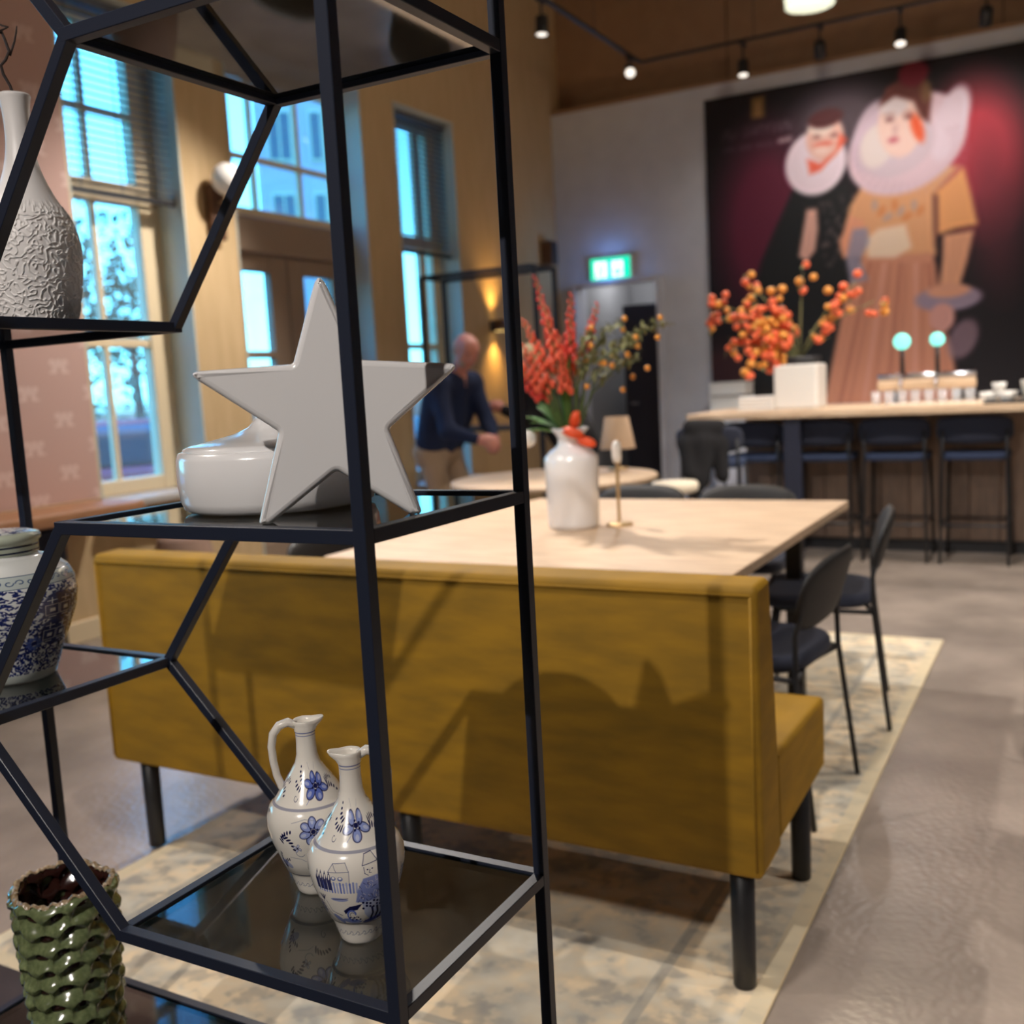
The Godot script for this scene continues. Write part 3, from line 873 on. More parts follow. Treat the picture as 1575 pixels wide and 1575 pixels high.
func jug_print(near: bool) -> ImageTexture:
	# 1024 px round, 640 px for the 0.245 m of height; u = 512 faces the camera
	var cream := Color8(246, 240, 230)
	var p := Paint.new(1024, 640, cream)
	var blue := Color8(98, 118, 200)
	var pale := Color8(150, 165, 222)
	var dark := Color8(24, 28, 78)
	var grey := Color8(150, 152, 172)
	for y in [[46, 4.0], [57, 2.0]]:
		p.line([Vector2(0, y[0]), Vector2(1024, y[0])], y[1], Color8(92, 104, 168), 0.9)
	for y in [293.0, 548.0]:
		p.line([Vector2(0, y), Vector2(1024, y)], 7.0, grey, 0.8)
	for k in 26:
		var x := 1024.0 * k / 26
		curl(p, Vector2(x + 14, 594), 11, Color8(84, 90, 130), PI, 1.8)
		p.line([Vector2(x + 22, 600), Vector2(x + 42, 592)], 1.6, Color8(84, 90, 130), 0.8)
	var turn := 512.0 if near else 540.0
	for k in 3:
		var x: float = turn + 10 + 340 * k
		daisy(p, Vector2(x, 225), 44, pale if near else blue, dark, 5 if near else 6, 0.3, 1.75)
		for e in 2:
			frond(p, Vector2(x - 86, 232 - e * 22), PI * 0.95 + e * 0.5, 74, 5, dark)
			frond(p, Vector2(x + 84, 218 + e * 14), -0.6 + e * 0.5, 74, 5, dark)
		curl(p, Vector2(x - 120, 258), 13, dark)
		p.line([Vector2(x - 60, 278), Vector2(x - 30, 250), Vector2(x - 20, 240)], 2.0, blue, 0.7)
		p.line([Vector2(x - 30, 175), Vector2(x - 50, 150)], 2.0, grey, 0.8)
		p.line([Vector2(x + 20, 175), Vector2(x + 36, 152)], 2.0, grey, 0.8)
	if near:
		# houses with a striped front
		p.poly(PackedVector2Array([Vector2(408, 350), Vector2(425, 322), Vector2(470, 318), Vector2(480, 345), Vector2(480, 392), Vector2(408, 392)]), cream.darkened(0.06), 1.0, 1.0)
		for q in [[408, 350, 425, 322], [425, 322, 470, 318], [470, 318, 482, 345], [408, 350, 482, 345], [425, 322, 440, 348], [482, 345, 482, 392]]:
			p.line([Vector2(q[0], q[1]), Vector2(q[2], q[3])], 1.8, Color8(70, 76, 120), 0.8)
		for x in [428.0, 452.0]:
			p.oval(x, 368, 9, 7, 0, Color8(120, 130, 180)); p.oval(x, 366, 5, 4, 0, cream)
		for k in 14:
			p.line([Vector2(362 + k * 11, 382 + (k % 2) * 3), Vector2(362 + k * 11, 418)], 6.0, [blue, pale, Color8(60, 84, 190)][k % 3], 0.75)
		for k in 4:
			p.poly(PackedVector2Array([Vector2(352 + k * 17, 372), Vector2(360 + k * 17, 346), Vector2(368 + k * 17, 372), Vector2(367 + k * 17, 412), Vector2(353 + k * 17, 412)]), dark, 0.85, 0.8)
			p.oval(360 + k * 17, 366, 3, 9, 0, cream)
		p.oval(436, 446, 34, 7, 0, blue, 0.6); p.line([Vector2(410, 446), Vector2(470, 440)], 2.0, dark)
		# seated figure with cap and beard
		p.poly(PackedVector2Array([Vector2(528, 330), Vector2(538, 300), Vector2(566, 296), Vector2(582, 324), Vector2(576, 332)]), cream.darkened(0.04), 1.0, 1.0)
		p.line([Vector2(528, 330), Vector2(538, 300), Vector2(566, 296), Vector2(582, 324), Vector2(528, 331)], 2.0, dark, 0.8)
		p.line([Vector2(532, 336), Vector2(534, 356), Vector2(545, 364)], 1.8, dark, 0.8)
		p.oval(544, 345, 2.5, 2, 0, dark); p.oval(560, 344, 2.5, 2, 0, dark)
		p.line([Vector2(552, 346), Vector2(549, 356), Vector2(556, 357)], 1.5, dark)
		p.poly(PackedVector2Array([Vector2(528, 372), Vector2(508, 410), Vector2(498, 456), Vector2(600, 470), Vector2(612, 400), Vector2(586, 366)]), blue, 0.75, 2.0)
		for k in 60:
			var q := Vector2(510 + rng.randf() * 90, 372 + rng.randf() * 80)
			p.line([q, q + Vector2(rng.randf_range(-10, 10), rng.randf_range(4, 14))], 1.5, dark if k % 2 else cream, 0.85)
		p.poly(PackedVector2Array([Vector2(442, 492), Vector2(470, 474), Vector2(520, 466), Vector2(500, 488), Vector2(462, 494), Vector2(446, 506)]), dark, 1.0, 1.0)
		p.poly(PackedVector2Array([Vector2(520, 462), Vector2(600, 452), Vector2(640, 480), Vector2(636, 540), Vector2(560, 545), Vector2(530, 510)]), Color8(190, 198, 226), 1.0, 2.0)
		for k in 16:
			p.oval(524 + (k % 8) * 14, 462 + (k / 8) * 16 + (k % 3) * 4, 5, 4, 0.6, dark)
		for k in 4:
			p.line([Vector2(556 + k * 22, 536), Vector2(566 + k * 22, 512), Vector2(560 + k * 22, 488)], 8.0, dark, 0.95)
		# cockerel and waves
		p.poly(PackedVector2Array([Vector2(356, 462), Vector2(372, 460), Vector2(382, 500), Vector2(430, 510), Vector2(446, 540), Vector2(400, 540), Vector2(362, 505)]), cream, 1.0, 1.0)
		p.line([Vector2(356, 462), Vector2(350, 470), Vector2(364, 505), Vector2(400, 538)], 1.8, dark, 0.9)
		p.line([Vector2(372, 460), Vector2(382, 500), Vector2(430, 512)], 1.8, dark, 0.9)
		for k in 4:
			p.line([Vector2(362, 458), Vector2(348 + k * 10, 436)], 3.5, dark)
		curl(p, Vector2(478, 508), 30, blue, 1.0, 7.0); curl(p, Vector2(478, 508), 18, dark, 0.4, 2.0)
		p.oval(408, 528, 30, 9, 0.5, blue, 0.7); p.oval(470, 534, 44, 9, 0.1, blue, 0.7); p.oval(580, 536, 60, 7, -0.1, Color8(60, 76, 180), 0.7)
		for k in 6:
			p.oval(464 + k * 9, 520 + (k % 2) * 9, 4, 3, 0, dark)
		daisy(p, Vector2(320, 500), 22, blue, dark, 4, 0.2)
		frond(p, Vector2(330, 470), 0.9, 70, 6, dark)
		for k in 9:
			p.line([Vector2(505 + k * 8, 540), Vector2(508 + k * 8, 536 if k % 2 else 541)], 2.2, dark, 0.85)
		p.oval(592, 536, 4, 4, 0, dark)
		# ship on the right flank
		p.line([Vector2(690, 372), Vector2(690, 470)], 2.0, dark, 0.8)
		p.poly(PackedVector2Array([Vector2(694, 384), Vector2(740, 392), Vector2(736, 440), Vector2(694, 448)]), pale, 0.6, 2.0)
		for k in 5:
			p.line([Vector2(694, 392 + k * 12), Vector2(738, 396 + k * 10)], 1.5, dark, 0.7)
		p.line([Vector2(680, 470), Vector2(730, 490), Vector2(760, 500)], 3.0, Color8(110, 76, 66), 0.9)
	else:
		for k in 3:
			var x := 512.0 + 341 * k
			daisy(p, Vector2(x, 362), 50, pale, dark, 7, 0.15)
			frond(p, Vector2(x - 130, 400), -1.3, 70, 6, dark)
			frond(p, Vector2(x - 120, 380), 0.3, 78, 6, dark)
			curl(p, Vector2(x - 60, 440), 22, grey, 0.5, 2.6)
			daisy(p, Vector2(x - 66, 424), 16, Color8(200, 206, 232), dark, 4, 0.4)
			frond(p, Vector2(x + 78, 340), -1.1, 60, 5, dark)
			frond(p, Vector2(x - 30, 470), -0.7, 70, 6, dark)
			frond(p, Vector2(x - 165, 512), -2.0, 70, 6, dark); frond(p, Vector2(x - 165, 516), -1.3, 70, 6, dark)
			p.oval(x - 150, 500, 34, 14, 0.4, blue, 0.45)
			p.line([Vector2(x - 110, 465), Vector2(x - 60, 470), Vector2(x - 40, 482)], 2.0, grey, 0.8)
			curl(p, Vector2(x + 10, 515), 14, dark, 2.0)
			p.line([Vector2(x - 80, 330), Vector2(x - 30, 318), Vector2(x + 10, 325)], 2.0, grey, 0.7)
	return p.tex()

func jar_print() -> ImageTexture:
	var white := Color8(232, 234, 232)
	var p := Paint.new(1024, 512, white)
	var navy := Color8(28, 38, 96)
	# dense vine scrolls over the belly
	for k in 5200:
		var q := Vector2(rng.randf() * 1024, 128 + rng.randf() * 345)
		var a := rng.randf() * PI
		p.oval(q.x, q.y, rng.randf_range(4, 8), rng.randf_range(2.0, 3.6), a, navy if k % 4 else Color8(44, 58, 130), 0.95)
	for k in 150:
		var q := Vector2(rng.randf() * 1024, 132 + rng.randf() * 335)
		curl(p, q, rng.randf_range(5, 10), white, rng.randf() * TAU, 2.0)
	for k in 6:
		var c := Vector2(1024.0 * (k + 0.35) / 6, 350)
		for j in 9:
			var a := TAU * j / 9
			p.oval(c.x + cos(a) * 17, c.y + sin(a) * 20, 9, 6, a, Color8(84, 104, 178), 0.9)
		p.oval(c.x, c.y, 8, 9, 0, navy)
		p.line([c + Vector2(-30, 10), c + Vector2(-40, -12), c + Vector2(-28, -26)], 4.0, white)
	# plain shoulder with a ring of scrolls
	p.rect(0, 0, 1024, 78, white)
	p.rect(0, 78, 1024, 124, Color8(196, 206, 204))
	for k in 40:
		curl(p, Vector2(k * 25.6 + 8, 101), 11, Color8(70, 92, 130), PI * (k % 2), 3.0)
	for y in [78.0, 124.0]:
		p.line([Vector2(0, y), Vector2(1024, y)], 3.0, Color8(70, 92, 120), 0.8)
	p.rect(0, 474, 1024, 512, Color8(206, 212, 206))
	# the doubled square emblem, twice on each of four sides
	for k in 4:
		var cx: float = 512.0 + 128 + 256 * k
		for row in [200.0, 300.0]:
			p.oval(cx, row + 14, 52, 56, 0, navy, 0.9, 6.0)
			for s in [-1.0, 1.0]:
				var x: float = cx + s * 22
				p.rect(x - 21, row + 6, x + 19, row + 8, white); p.rect(x - 21, row + 44, x + 19, row + 46, white)
				p.rect(x - 21, row + 6, x - 19, row + 46, white); p.rect(x + 18, row + 6, x + 20, row + 46, white)
				p.rect(x - 8, row + 20, x + 8, row + 34, white)
				p.rect(x - 16, row - 12, x + 14, row - 9, white); p.rect(x - 3, row - 22, x, row + 2, white)
				p.rect(x - 12, row + 52, x + 12, row + 55, white)
	return p.tex()

func tower_print() -> ImageTexture:
	# wallpaper: rows of little pale towers, every second row set over by half
	var base := Color8(204, 170, 160)
	var p := Paint.new(256, 384, base)
	var pale := base.lerp(Color8(232, 208, 200), 0.7)
	for k in 2:
		for s in [-1, 0, 1]:
			var cx: float = 64.0 + 128 * k + 256 * s
			var y := 40.0 + 192 * k
			if cx < -90 or cx > 346:
				continue
			for q in [-1.0, 0.0, 1.0]:
				p.rect(cx + q * 26 - 10, y, cx + q * 26 + 10, y + 16, pale)
			p.rect(cx - 38, y + 16, cx + 38, y + 40, pale)
			p.rect(cx - 28, y + 40, cx + 28, y + 86, pale)
			p.rect(cx - 40, y + 86, cx + 40, y + 104, pale)
			p.rect(cx - 9, y + 62, cx + 9, y + 104, base)
			p.rect(cx - 38, y + 26, cx + 38, y + 29, base, 0.7)
			p.rect(cx - 28, y + 52, cx + 28, y + 55, base, 0.7)
	return p.tex()

func exit_print() -> ImageTexture:
	var p := Paint.new(192, 112, Color8(0, 212, 165))
	p.rect(20, 16, 80, 96, Color.WHITE)
	p.rect(104, 18, 158, 96, Color.WHITE)
	# running figure on the left field, arrow on the right one
	p.oval(56, 30, 6, 6, 0, Color8(0, 170, 116))
	p.line([Vector2(52, 40), Vector2(46, 60), Vector2(58, 72), Vector2(52, 90)], 7.0, Color8(0, 170, 116))
	p.line([Vector2(46, 60), Vector2(34, 78), Vector2(24, 80)], 6.0, Color8(0, 170, 116))
	p.line([Vector2(40, 50), Vector2(52, 44), Vector2(66, 54)], 5.0, Color8(0, 170, 116))
	p.line([Vector2(131, 28), Vector2(131, 74)], 9.0, Color8(0, 170, 116))
	p.line([Vector2(114, 64), Vector2(131, 84), Vector2(148, 64)], 9.0, Color8(0, 170, 116))
	return p.tex()

func rug_print() -> ImageTexture:
	# worn oriental ground: mottled sand, grey and stone, with faint medallions and a border
	var p := Paint.new(512, 1024, Color8(190, 174, 150))
	var n := FastNoiseLite.new()
	n.seed = 11; n.frequency = 0.012; n.fractal_octaves = 4
	var n2 := FastNoiseLite.new()
	n2.seed = 4; n2.frequency = 0.06; n2.fractal_octaves = 3
	var w := 512
	var h := 1024
	for y in h:
		for x in w:
			var a := n.get_noise_2d(x, y)
			var b := n2.get_noise_2d(x, y)
			var ex := mini(x, w - 1 - x)
			var ey := mini(y, h - 1 - y)
			var e := mini(ex, ey)
			var q := Vector2(absf(x - 256.0) / 128.0, fposmod(y, 256.0) / 128.0 - 1.0)
			var lat := sin(q.x * 9.0 + sin(q.y * 7.0) * 1.6) * cos(q.y * 9.0 + cos(q.x * 6.0) * 1.5)
			if e < 70:
				lat = sin(x * 0.13 + sin(y * 0.11) * 2.0) * sin(y * 0.13)
			var c := Color8(222, 200, 166).lerp(Color8(156, 156, 150), clampf(0.3 + a * 0.9 + b * 0.4, 0, 1))
			c = c.lerp(Color8(222, 210, 186), clampf(lat * 0.5 + b * 0.5, 0, 0.6))
			c = c.lerp(Color8(120, 116, 112), clampf(-lat * 0.6 + b * 0.7 - 0.1, 0, 0.3))
			if e < 12:
				c = c.lerp(Color8(206, 190, 158), 0.7)
			elif e > 64 and e < 72:
				c = c.lerp(Color8(140, 138, 132), 0.5)
			p.im.set_pixel(x, y, c)
	return p.tex()

# ------------------------------------------------------------------ materials
func materials() -> void:
	M.black = mat(Color8(30, 30, 33), 0.45)
	M.black_shell = mat(Color8(25, 22, 21), 0.6)
	M.frame = mat(Color8(32, 38, 54), 0.4)
	M.lens = glow(Color8(255, 244, 230), 2.6)
	M.eye = mat(Color8(40, 34, 30), 0.2)
	M.navy_cloth = mat(Color8(34, 38, 54), 0.9)
	M.navy_cloth.rim_enabled = true; M.navy_cloth.rim = 0.3
	M.stool_seat = mat(Color8(46, 58, 86), 0.85)
	var glz := mat(Color8(236, 234, 234), 0.22)
	glz.clearcoat_enabled = true; glz.clearcoat = 0.6; glz.clearcoat_roughness = 0.08
	M.white_glaze = glz
	var sm := mat(Color8(14, 19, 17, 198), 0.03)
	sm.transparency = BaseMaterial3D.TRANSPARENCY_ALPHA
	sm.metallic_specular = 0.75
	M.smoked = sm
	var cg := mat(Color(0.9, 0.97, 1.0, 0.06), 0.0)
	cg.transparency = BaseMaterial3D.TRANSPARENCY_ALPHA
	M.clear = cg
	M.velvet = tri_mat(noise_tex(21, 0.012, Color8(136, 136, 136), Color8(168, 166, 164), FastNoiseLite.TYPE_SIMPLEX_SMOOTH, 6), Vector3(0.6, 2.4, 0.6), 0.75)
	M.velvet.rim_enabled = true; M.velvet.rim = 0.7; M.velvet.rim_tint = 1.0
	M.velvet.albedo_color = Color8(228, 171, 2)
	M.wall = tri_mat(noise_tex(3, 0.03, Color8(196, 168, 126), Color8(206, 178, 136), FastNoiseLite.TYPE_SIMPLEX_SMOOTH, 3), Vector3(0.8, 0.12, 0.8), 0.9)
	M.wall_brown = tri_mat(noise_tex(5, 0.03, Color8(150, 118, 92), Color8(158, 126, 98), FastNoiseLite.TYPE_SIMPLEX_SMOOTH, 3), Vector3(0.3, 0.3, 0.3), 0.9)
	M.wall_white = tri_mat(noise_tex(7, 0.02, Color8(202, 203, 211), Color8(209, 210, 218)), Vector3(0.3, 0.3, 0.3), 0.85)
	M.ceiling = mat(Color8(150, 132, 116), 0.95)
	M.floor = tri_mat(noise_tex(9, 0.01, Color8(126, 115, 106), Color8(152, 139, 128), FastNoiseLite.TYPE_SIMPLEX_SMOOTH, 6), Vector3(0.35, 0.35, 0.35), 0.27)
	M.floor.metallic_specular = 0.62
	M.floor.normal_enabled = true
	M.floor.normal_texture = bump_tex(31, 0.2, 3.0)
	M.floor.normal_scale = 0.08
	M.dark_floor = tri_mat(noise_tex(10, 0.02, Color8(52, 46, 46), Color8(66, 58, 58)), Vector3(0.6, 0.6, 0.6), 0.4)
	M.oak = tri_mat(noise_tex(13, 0.02, Color8(196, 166, 136), Color8(224, 196, 164), FastNoiseLite.TYPE_SIMPLEX_SMOOTH, 5), Vector3(0.35, 3.0, 3.0), 0.5)
	M.oak_ledge = tri_mat(noise_tex(14, 0.02, Color8(158, 112, 78), Color8(184, 134, 96), FastNoiseLite.TYPE_SIMPLEX_SMOOTH, 5), Vector3(3.0, 3.0, 0.4), 0.5)
	M.board = []
	for k in 3:
		M.board.append(tri_mat(noise_tex(40 + k, 0.02, Color8(112 + k * 10, 92 + k * 9, 78 + k * 8), Color8(134 + k * 10, 110 + k * 9, 93 + k * 8), FastNoiseLite.TYPE_SIMPLEX_SMOOTH, 4), Vector3(3.0, 0.4, 3.0), 0.6))
	M.frame_paint = mat(Color8(226, 206, 170), 0.5)
	M.reveal = mat(Color8(196, 200, 190), 0.8)
	M.stone_sill = mat(Color8(190, 186, 180), 0.25)
	M.blind = mat(Color8(86, 92, 104), 0.55)
	M.wood_dark = mat(Color8(96, 66, 48), 0.55)
	M.linen = mat(Color8(196, 164, 134), 0.9)
	M.linen.backlight_enabled = true; M.linen.backlight = Color(0.3, 0.25, 0.2)
	M.chrome = mat(Color8(200, 200, 205), 0.2, 1.0)
	M.glassware = mat(Color(0.95, 0.97, 1.0, 0.18), 0.02)
	M.glassware.transparency = BaseMaterial3D.TRANSPARENCY_ALPHA
	M.porcelain = mat(Color8(232, 228, 222), 0.3)
	M.stem = mat(Color8(74, 96, 40), 0.7)
	M.leaf = mat(Color8(58, 110, 40), 0.6)
	M.leaf.backlight_enabled = true; M.leaf.backlight = Color(0.15, 0.3, 0.08)
	M.olive = mat(Color8(128, 128, 86), 0.75)
	M.red = mat(Color8(206, 62, 50), 0.6)
	M.coral = mat(Color8(226, 96, 66), 0.6)
	M.orange = mat(Color8(238, 84, 34), 0.5)
	M.berry = mat(Color8(232, 104, 62), 0.45)
	M.berry_gold = mat(Color8(226, 150, 62), 0.5)
	M.skin = mat(Color8(214, 146, 130), 0.55)
	M.skin.subsurf_scatter_enabled = true; M.skin.subsurf_scatter_strength = 0.1
	M.navy_wool = mat(Color8(30, 42, 74), 0.95)
	M.black_wool = mat(Color8(26, 25, 28), 0.95)
	M.tan = mat(Color8(176, 150, 124), 0.9)
	M.hair_grey = mat(Color8(176, 160, 148), 0.8)
	M.hair_fair = mat(Color8(222, 206, 160), 0.8)

# ------------------------------------------------------------------ windows
func window_unit(called: String, X: float, z0: float, z1: float, y0: float, y1: float, stile: float, verts: Array, hors: Array, thin := 0.035) -> Node3D:
	# z0 > z1; verts are places of upright bars in z, hors are [y, height] of cross bars
	var t := Node3D.new()
	t.name = numbered(called, self)
	add_child(t, true)
	t.set_meta("kind", "structure")
	t.set_meta("label", "tall sash window in the left wall")
	var ym := (y0 + y1) / 2
	var zm := (z0 + z1) / 2
	for z in [z0 - stile / 2, z1 + stile / 2]:
		obj("stile", Mb.new().box(Vector3(X, ym, z), Vector3(0.09, y1 - y0, stile), 0.006), M.frame_paint, t)
	for y in [y0 + 0.045, y1 - 0.045]:
		obj("rail", Mb.new().box(Vector3(X, y, zm), Vector3(0.088, 0.09, z0 - z1 - 2 * stile + 0.002), 0.006), M.frame_paint, t)
	for z in verts:
		obj("glazing_bar", Mb.new().box(Vector3(X, ym, z[0]), Vector3(0.05, y1 - y0 - 0.17, z[1]), 0.005), M.frame_paint, t)
	for y in hors:
		obj("glazing_bar", Mb.new().box(Vector3(X, y[0], zm), Vector3(0.056 if y[1] < 0.1 else 0.1, y[1], z0 - z1 - 2 * stile + 0.002), 0.005), M.frame_paint, t)
	# panes between the bars
	var zs := [z0 - stile]
	for v in verts:
		zs.append(v[0] + v[1] / 2); zs.append(v[0] - v[1] / 2)
	zs.append(z1 + stile)
	var ys := [y0 + 0.09]
	for v in hors:
		ys.append(v[0] - v[1] / 2); ys.append(v[0] + v[1] / 2)
	ys.append(y1 - 0.09)
	for a in range(0, zs.size(), 2):
		for c in range(0, ys.size(), 2):
			obj("pane", Mb.new().box(Vector3(X, (ys[c] + ys[c + 1]) / 2, (zs[a] + zs[a + 1]) / 2), Vector3(0.006, ys[c + 1] - ys[c] + 0.012, zs[a] - zs[a + 1] + 0.012)), M.clear, t)
	return t

func blind(label: String, X: float, z0: float, z1: float, top: float, bottom: float, tilt: float) -> void:
	var t := thing("window_blind", label, "blind", Vector3(X, top, (z0 + z1) / 2), 0.0, "venetian blinds in the tall windows")
	var w := z0 - z1
	obj("headrail", Mb.new().box(Vector3(0, -0.02, 0), Vector3(0.05, 0.04, w), 0.003), M.blind, t)
	var slat := Mb.new().box(Vector3.ZERO, Vector3(0.034, 0.0018, w), 0.0005, Basis(Vector3.BACK, tilt)).done()
	var y := -0.06
	while y > bottom - top + 0.03:
		var s := put("slat", slat, M.blind, t)
		s.position.y = y
		y -= 0.042
	obj("bottom_rail", Mb.new().box(Vector3(0, bottom - top + 0.012, 0), Vector3(0.04, 0.03, w), 0.003), M.black, t)
	for q in [-0.36, 0.0, 0.36]:
		obj("ladder_cord", Mb.new().box(Vector3(0.018, (bottom - top) / 2, q * w), Vector3(0.002, top - bottom, 0.006)), M.blind, t)

func build_structure() -> void:
	var b := Mb.new()
	b.box(Vector3(0.3, -0.1, -3.0), Vector3(11.2, 0.2, 17.0))
	struct("floor", b, M.floor)
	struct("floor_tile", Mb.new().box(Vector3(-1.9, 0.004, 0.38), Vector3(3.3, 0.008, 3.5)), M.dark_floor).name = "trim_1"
	struct("ceiling", Mb.new().box(Vector3(0.3, 5.5, -3.0), Vector3(11.2, 0.2, 17.0)), M.ceiling)
	# left wall: piers, heads and parapets around four openings
	b = Mb.new()
	var cx := -5.01
	for q in [[5.4, -0.7], [-2.0, -3.93], [-4.76, -5.2], [-6.65, -7.1], [-8.0, -10.45]]:
		b.box(Vector3(cx, 2.7, (q[0] + q[1]) / 2), Vector3(0.32, 5.4, q[0] - q[1]))
	for q in [[-0.7, -2.0, 0.76], [-3.93, -4.76, 0.76], [-5.2, -6.65, 0.0], [-7.1, -8.0, 0.5]]:
		b.box(Vector3(cx, 4.5, (q[0] + q[1]) / 2), Vector3(0.32, 1.8, q[0] - q[1]))
		if q[2] > 0.0:
			b.box(Vector3(cx, q[2] / 2 - 0.02, (q[0] + q[1]) / 2), Vector3(0.32, q[2] - 0.04, q[0] - q[1]))
	struct("wall_left", b, M.wall)
	var k := 2
	for q in [[-0.7, -2.0, 0.76], [-3.93, -4.76, 0.76], [-5.2, -6.65, 0.0], [-7.1, -8.0, 0.5]]:
		b = Mb.new()
		for z in [q[0] - 0.006, q[1] + 0.006]:
			b.box(Vector3(cx + 0.005, (3.6 + q[2]) / 2, z), Vector3(0.325, 3.6 - q[2], 0.012))
		b.box(Vector3(cx + 0.005, 3.594, (q[0] + q[1]) / 2), Vector3(0.325, 0.012, q[0] - q[1] - 0.02))
		struct("trim_%d" % k, b, M.reveal)
		k += 1
		if q[2] > 0.0:
			struct("trim_%d" % k, Mb.new().box(Vector3(cx + 0.05, q[2] - 0.02, (q[0] + q[1]) / 2), Vector3(0.46, 0.04, q[0] - q[1] + 0.0), 0.006), M.stone_sill)
			k += 1
	struct("baseboard_left", Mb.new().box(Vector3(-4.84, 0.06, -3.3), Vector3(0.02, 0.12, 3.6), 0.004), M.frame_paint)
	window_unit("window_1", -5.1, -0.7, -2.0, 0.76, 3.6, 0.14, [[-1.35, 0.04]], [[1.67, 0.05], [2.56, 0.12], [3.08, 0.035]])
	window_unit("window_2", -5.1, -3.93, -4.76, 0.76, 3.6, 0.17, [[-4.27, 0.035]], [[1.67, 0.05], [2.56, 0.12], [3.03, 0.035]])
	window_unit("window_3", -5.1, -5.2, -6.65, 2.52, 3.6, 0.1, [[-5.68, 0.035], [-6.17, 0.035]], [[2.96, 0.035]])
	window_unit("window_4", -5.1, -7.1, -8.0, 0.5, 3.6, 0.12, [[-7.75, 0.09]], [[1.67, 0.05], [2.56, 0.1]])
	# glazed double door under window_3
	struct("trim_%d" % k, Mb.new().box(Vector3(-5.08, 2.42, -5.925), Vector3(0.16, 0.24, 1.43), 0.01), M.wood_pale)
	var d := Node3D.new()
	d.name = "door_1"
	add_child(d, true)
	d.set_meta("kind", "structure")
	d.set_meta("label", "glazed double door between the windows")
	for leaf in [[-5.21, -5.92], [-5.93, -6.64]]:
		var zm: float = (leaf[0] + leaf[1]) / 2
		for z in [leaf[0] - 0.09, leaf[1] + 0.09]:
			obj("stile", Mb.new().box(Vector3(-5.1, 1.15, z), Vector3(0.07, 2.3, 0.18), 0.006), M.wood_pale, d)
		for y in [[0.13, 0.26], [2.24, 0.12], [1.6, 0.05], [0.92, 0.1]]:
			obj("rail", Mb.new().box(Vector3(-5.1, y[0], zm), Vector3(0.065, y[1], 0.352), 0.005), M.wood_pale, d)
		obj("panel", Mb.new().box(Vector3(-5.1, 0.565, zm), Vector3(0.03, 0.62, 0.36), 0.004), M.wood_pale, d)
		for y in [[0.97, 1.575], [1.625, 2.18]]:
			obj("pane", Mb.new().box(Vector3(-5.1, (y[0] + y[1]) / 2, zm), Vector3(0.006, y[1] - y[0] + 0.01, 0.36)), M.clear, d)
		obj("door_handle", Mb.new().smooth().tube(PackedVector3Array([Vector3(-5.06, 1.08, zm - signf(zm + 5.925) * 0.26), Vector3(-5.02, 1.08, zm - signf(zm + 5.925) * 0.26), Vector3(-5.02, 1.08, zm - signf(zm + 5.925) * 0.14)]), [0.009], 8), M.chrome, d)
	blind("grey venetian blind half lowered in the window beside the patterned wallpaper", -4.92, -3.945, -4.745, 3.58, 2.5, -0.06)
	blind("narrow grey venetian blind in the far window nearest the corner", -4.94, -7.115, -7.985, 3.58, 2.44, 0.4)
	blind("grey venetian blind in the nearest window, outside the picture's left edge", -4.93, -0.715, -1.985, 3.58, 1.2, -0.1)
	# far wall: white lower storey with a doorway, brown wall above
	b = Mb.new()
	b.box(Vector3(-4.745, 2.02, -10.1), Vector3(0.25, 4.04, 0.2))
	b.box(Vector3(0.94, 2.02, -10.1), Vector3(9.3, 4.04, 0.2))
	b.box(Vector3(-4.165, 3.165, -10.1), Vector3(0.91, 1.75, 0.2))
	struct("wall_far", b, M.wall_white)
	b = Mb.new()
	b.box(Vector3(0.3, 4.72, -10.3), Vector3(10.3, 1.36, 0.2))
	b.box(Vector3(0.3, 4.06, -10.2), Vector3(10.3, 0.04, 0.4))
	struct("wall_upper", b, M.wall_brown)
	for q in [-3.02, -0.6, 1.9]:
		k += 1
		struct("trim_%d" % k, Mb.new().box(Vector3(q, 4.74, -10.196), Vector3(0.012, 1.32, 0.01)), M.wood_dark)
	# passage behind the doorway
	b = Mb.new()
	b.box(Vector3(-4.7, 1.3, -10.85), Vector3(0.16, 2.6, 1.3))
	b.box(Vector3(-3.62, 1.3, -10.85), Vector3(0.16, 2.6, 1.3))
	b.box(Vector3(-4.16, 1.3, -11.55), Vector3(1.24, 2.6, 0.1))
	b.box(Vector3(-4.16, 2.65, -10.85), Vector3(1.24, 0.1, 1.5))
	struct("wall_passage", b, M.wall_grey)
	struct("floor_passage", Mb.new().box(Vector3(-4.16, -0.05, -10.85), Vector3(1.24, 0.1, 1.5)), M.floor)
	b = Mb.new()
	for x in [-4.635, -3.695]:
		b.box(Vector3(x, 1.15, -10.0), Vector3(0.05, 2.3, 0.24), 0.004)
	b.box(Vector3(-4.165, 2.285, -10.0), Vector3(0.89, 0.05, 0.24), 0.004)
	k += 1
	struct("trim_%d" % k, b, M.wall_white)
	var d2 := Node3D.new()
	d2.name = "door_2"
	add_child(d2, true)
	d2.set_meta("kind", "structure")
	d2.set_meta("label", "dark navy door standing in the passage")
	obj("leaf", Mb.new().box(Vector3(-4.03, 1.04, -10.45), Vector3(0.56, 2.06, 0.045), 0.004), M.navy_paint, d2)
	obj("door_handle", Mb.new().smooth().tube(PackedVector3Array([Vector3(-4.24, 1.02, -10.43), Vector3(-4.24, 1.02, -10.38), Vector3(-4.14, 1.02, -10.38)]), [0.009], 8), M.chrome, d2)
	# right and back walls close the room
	struct("wall_right", Mb.new().box(Vector3(5.7, 2.7, -3.0), Vector3(0.2, 5.6, 17.0)), M.wall_white)
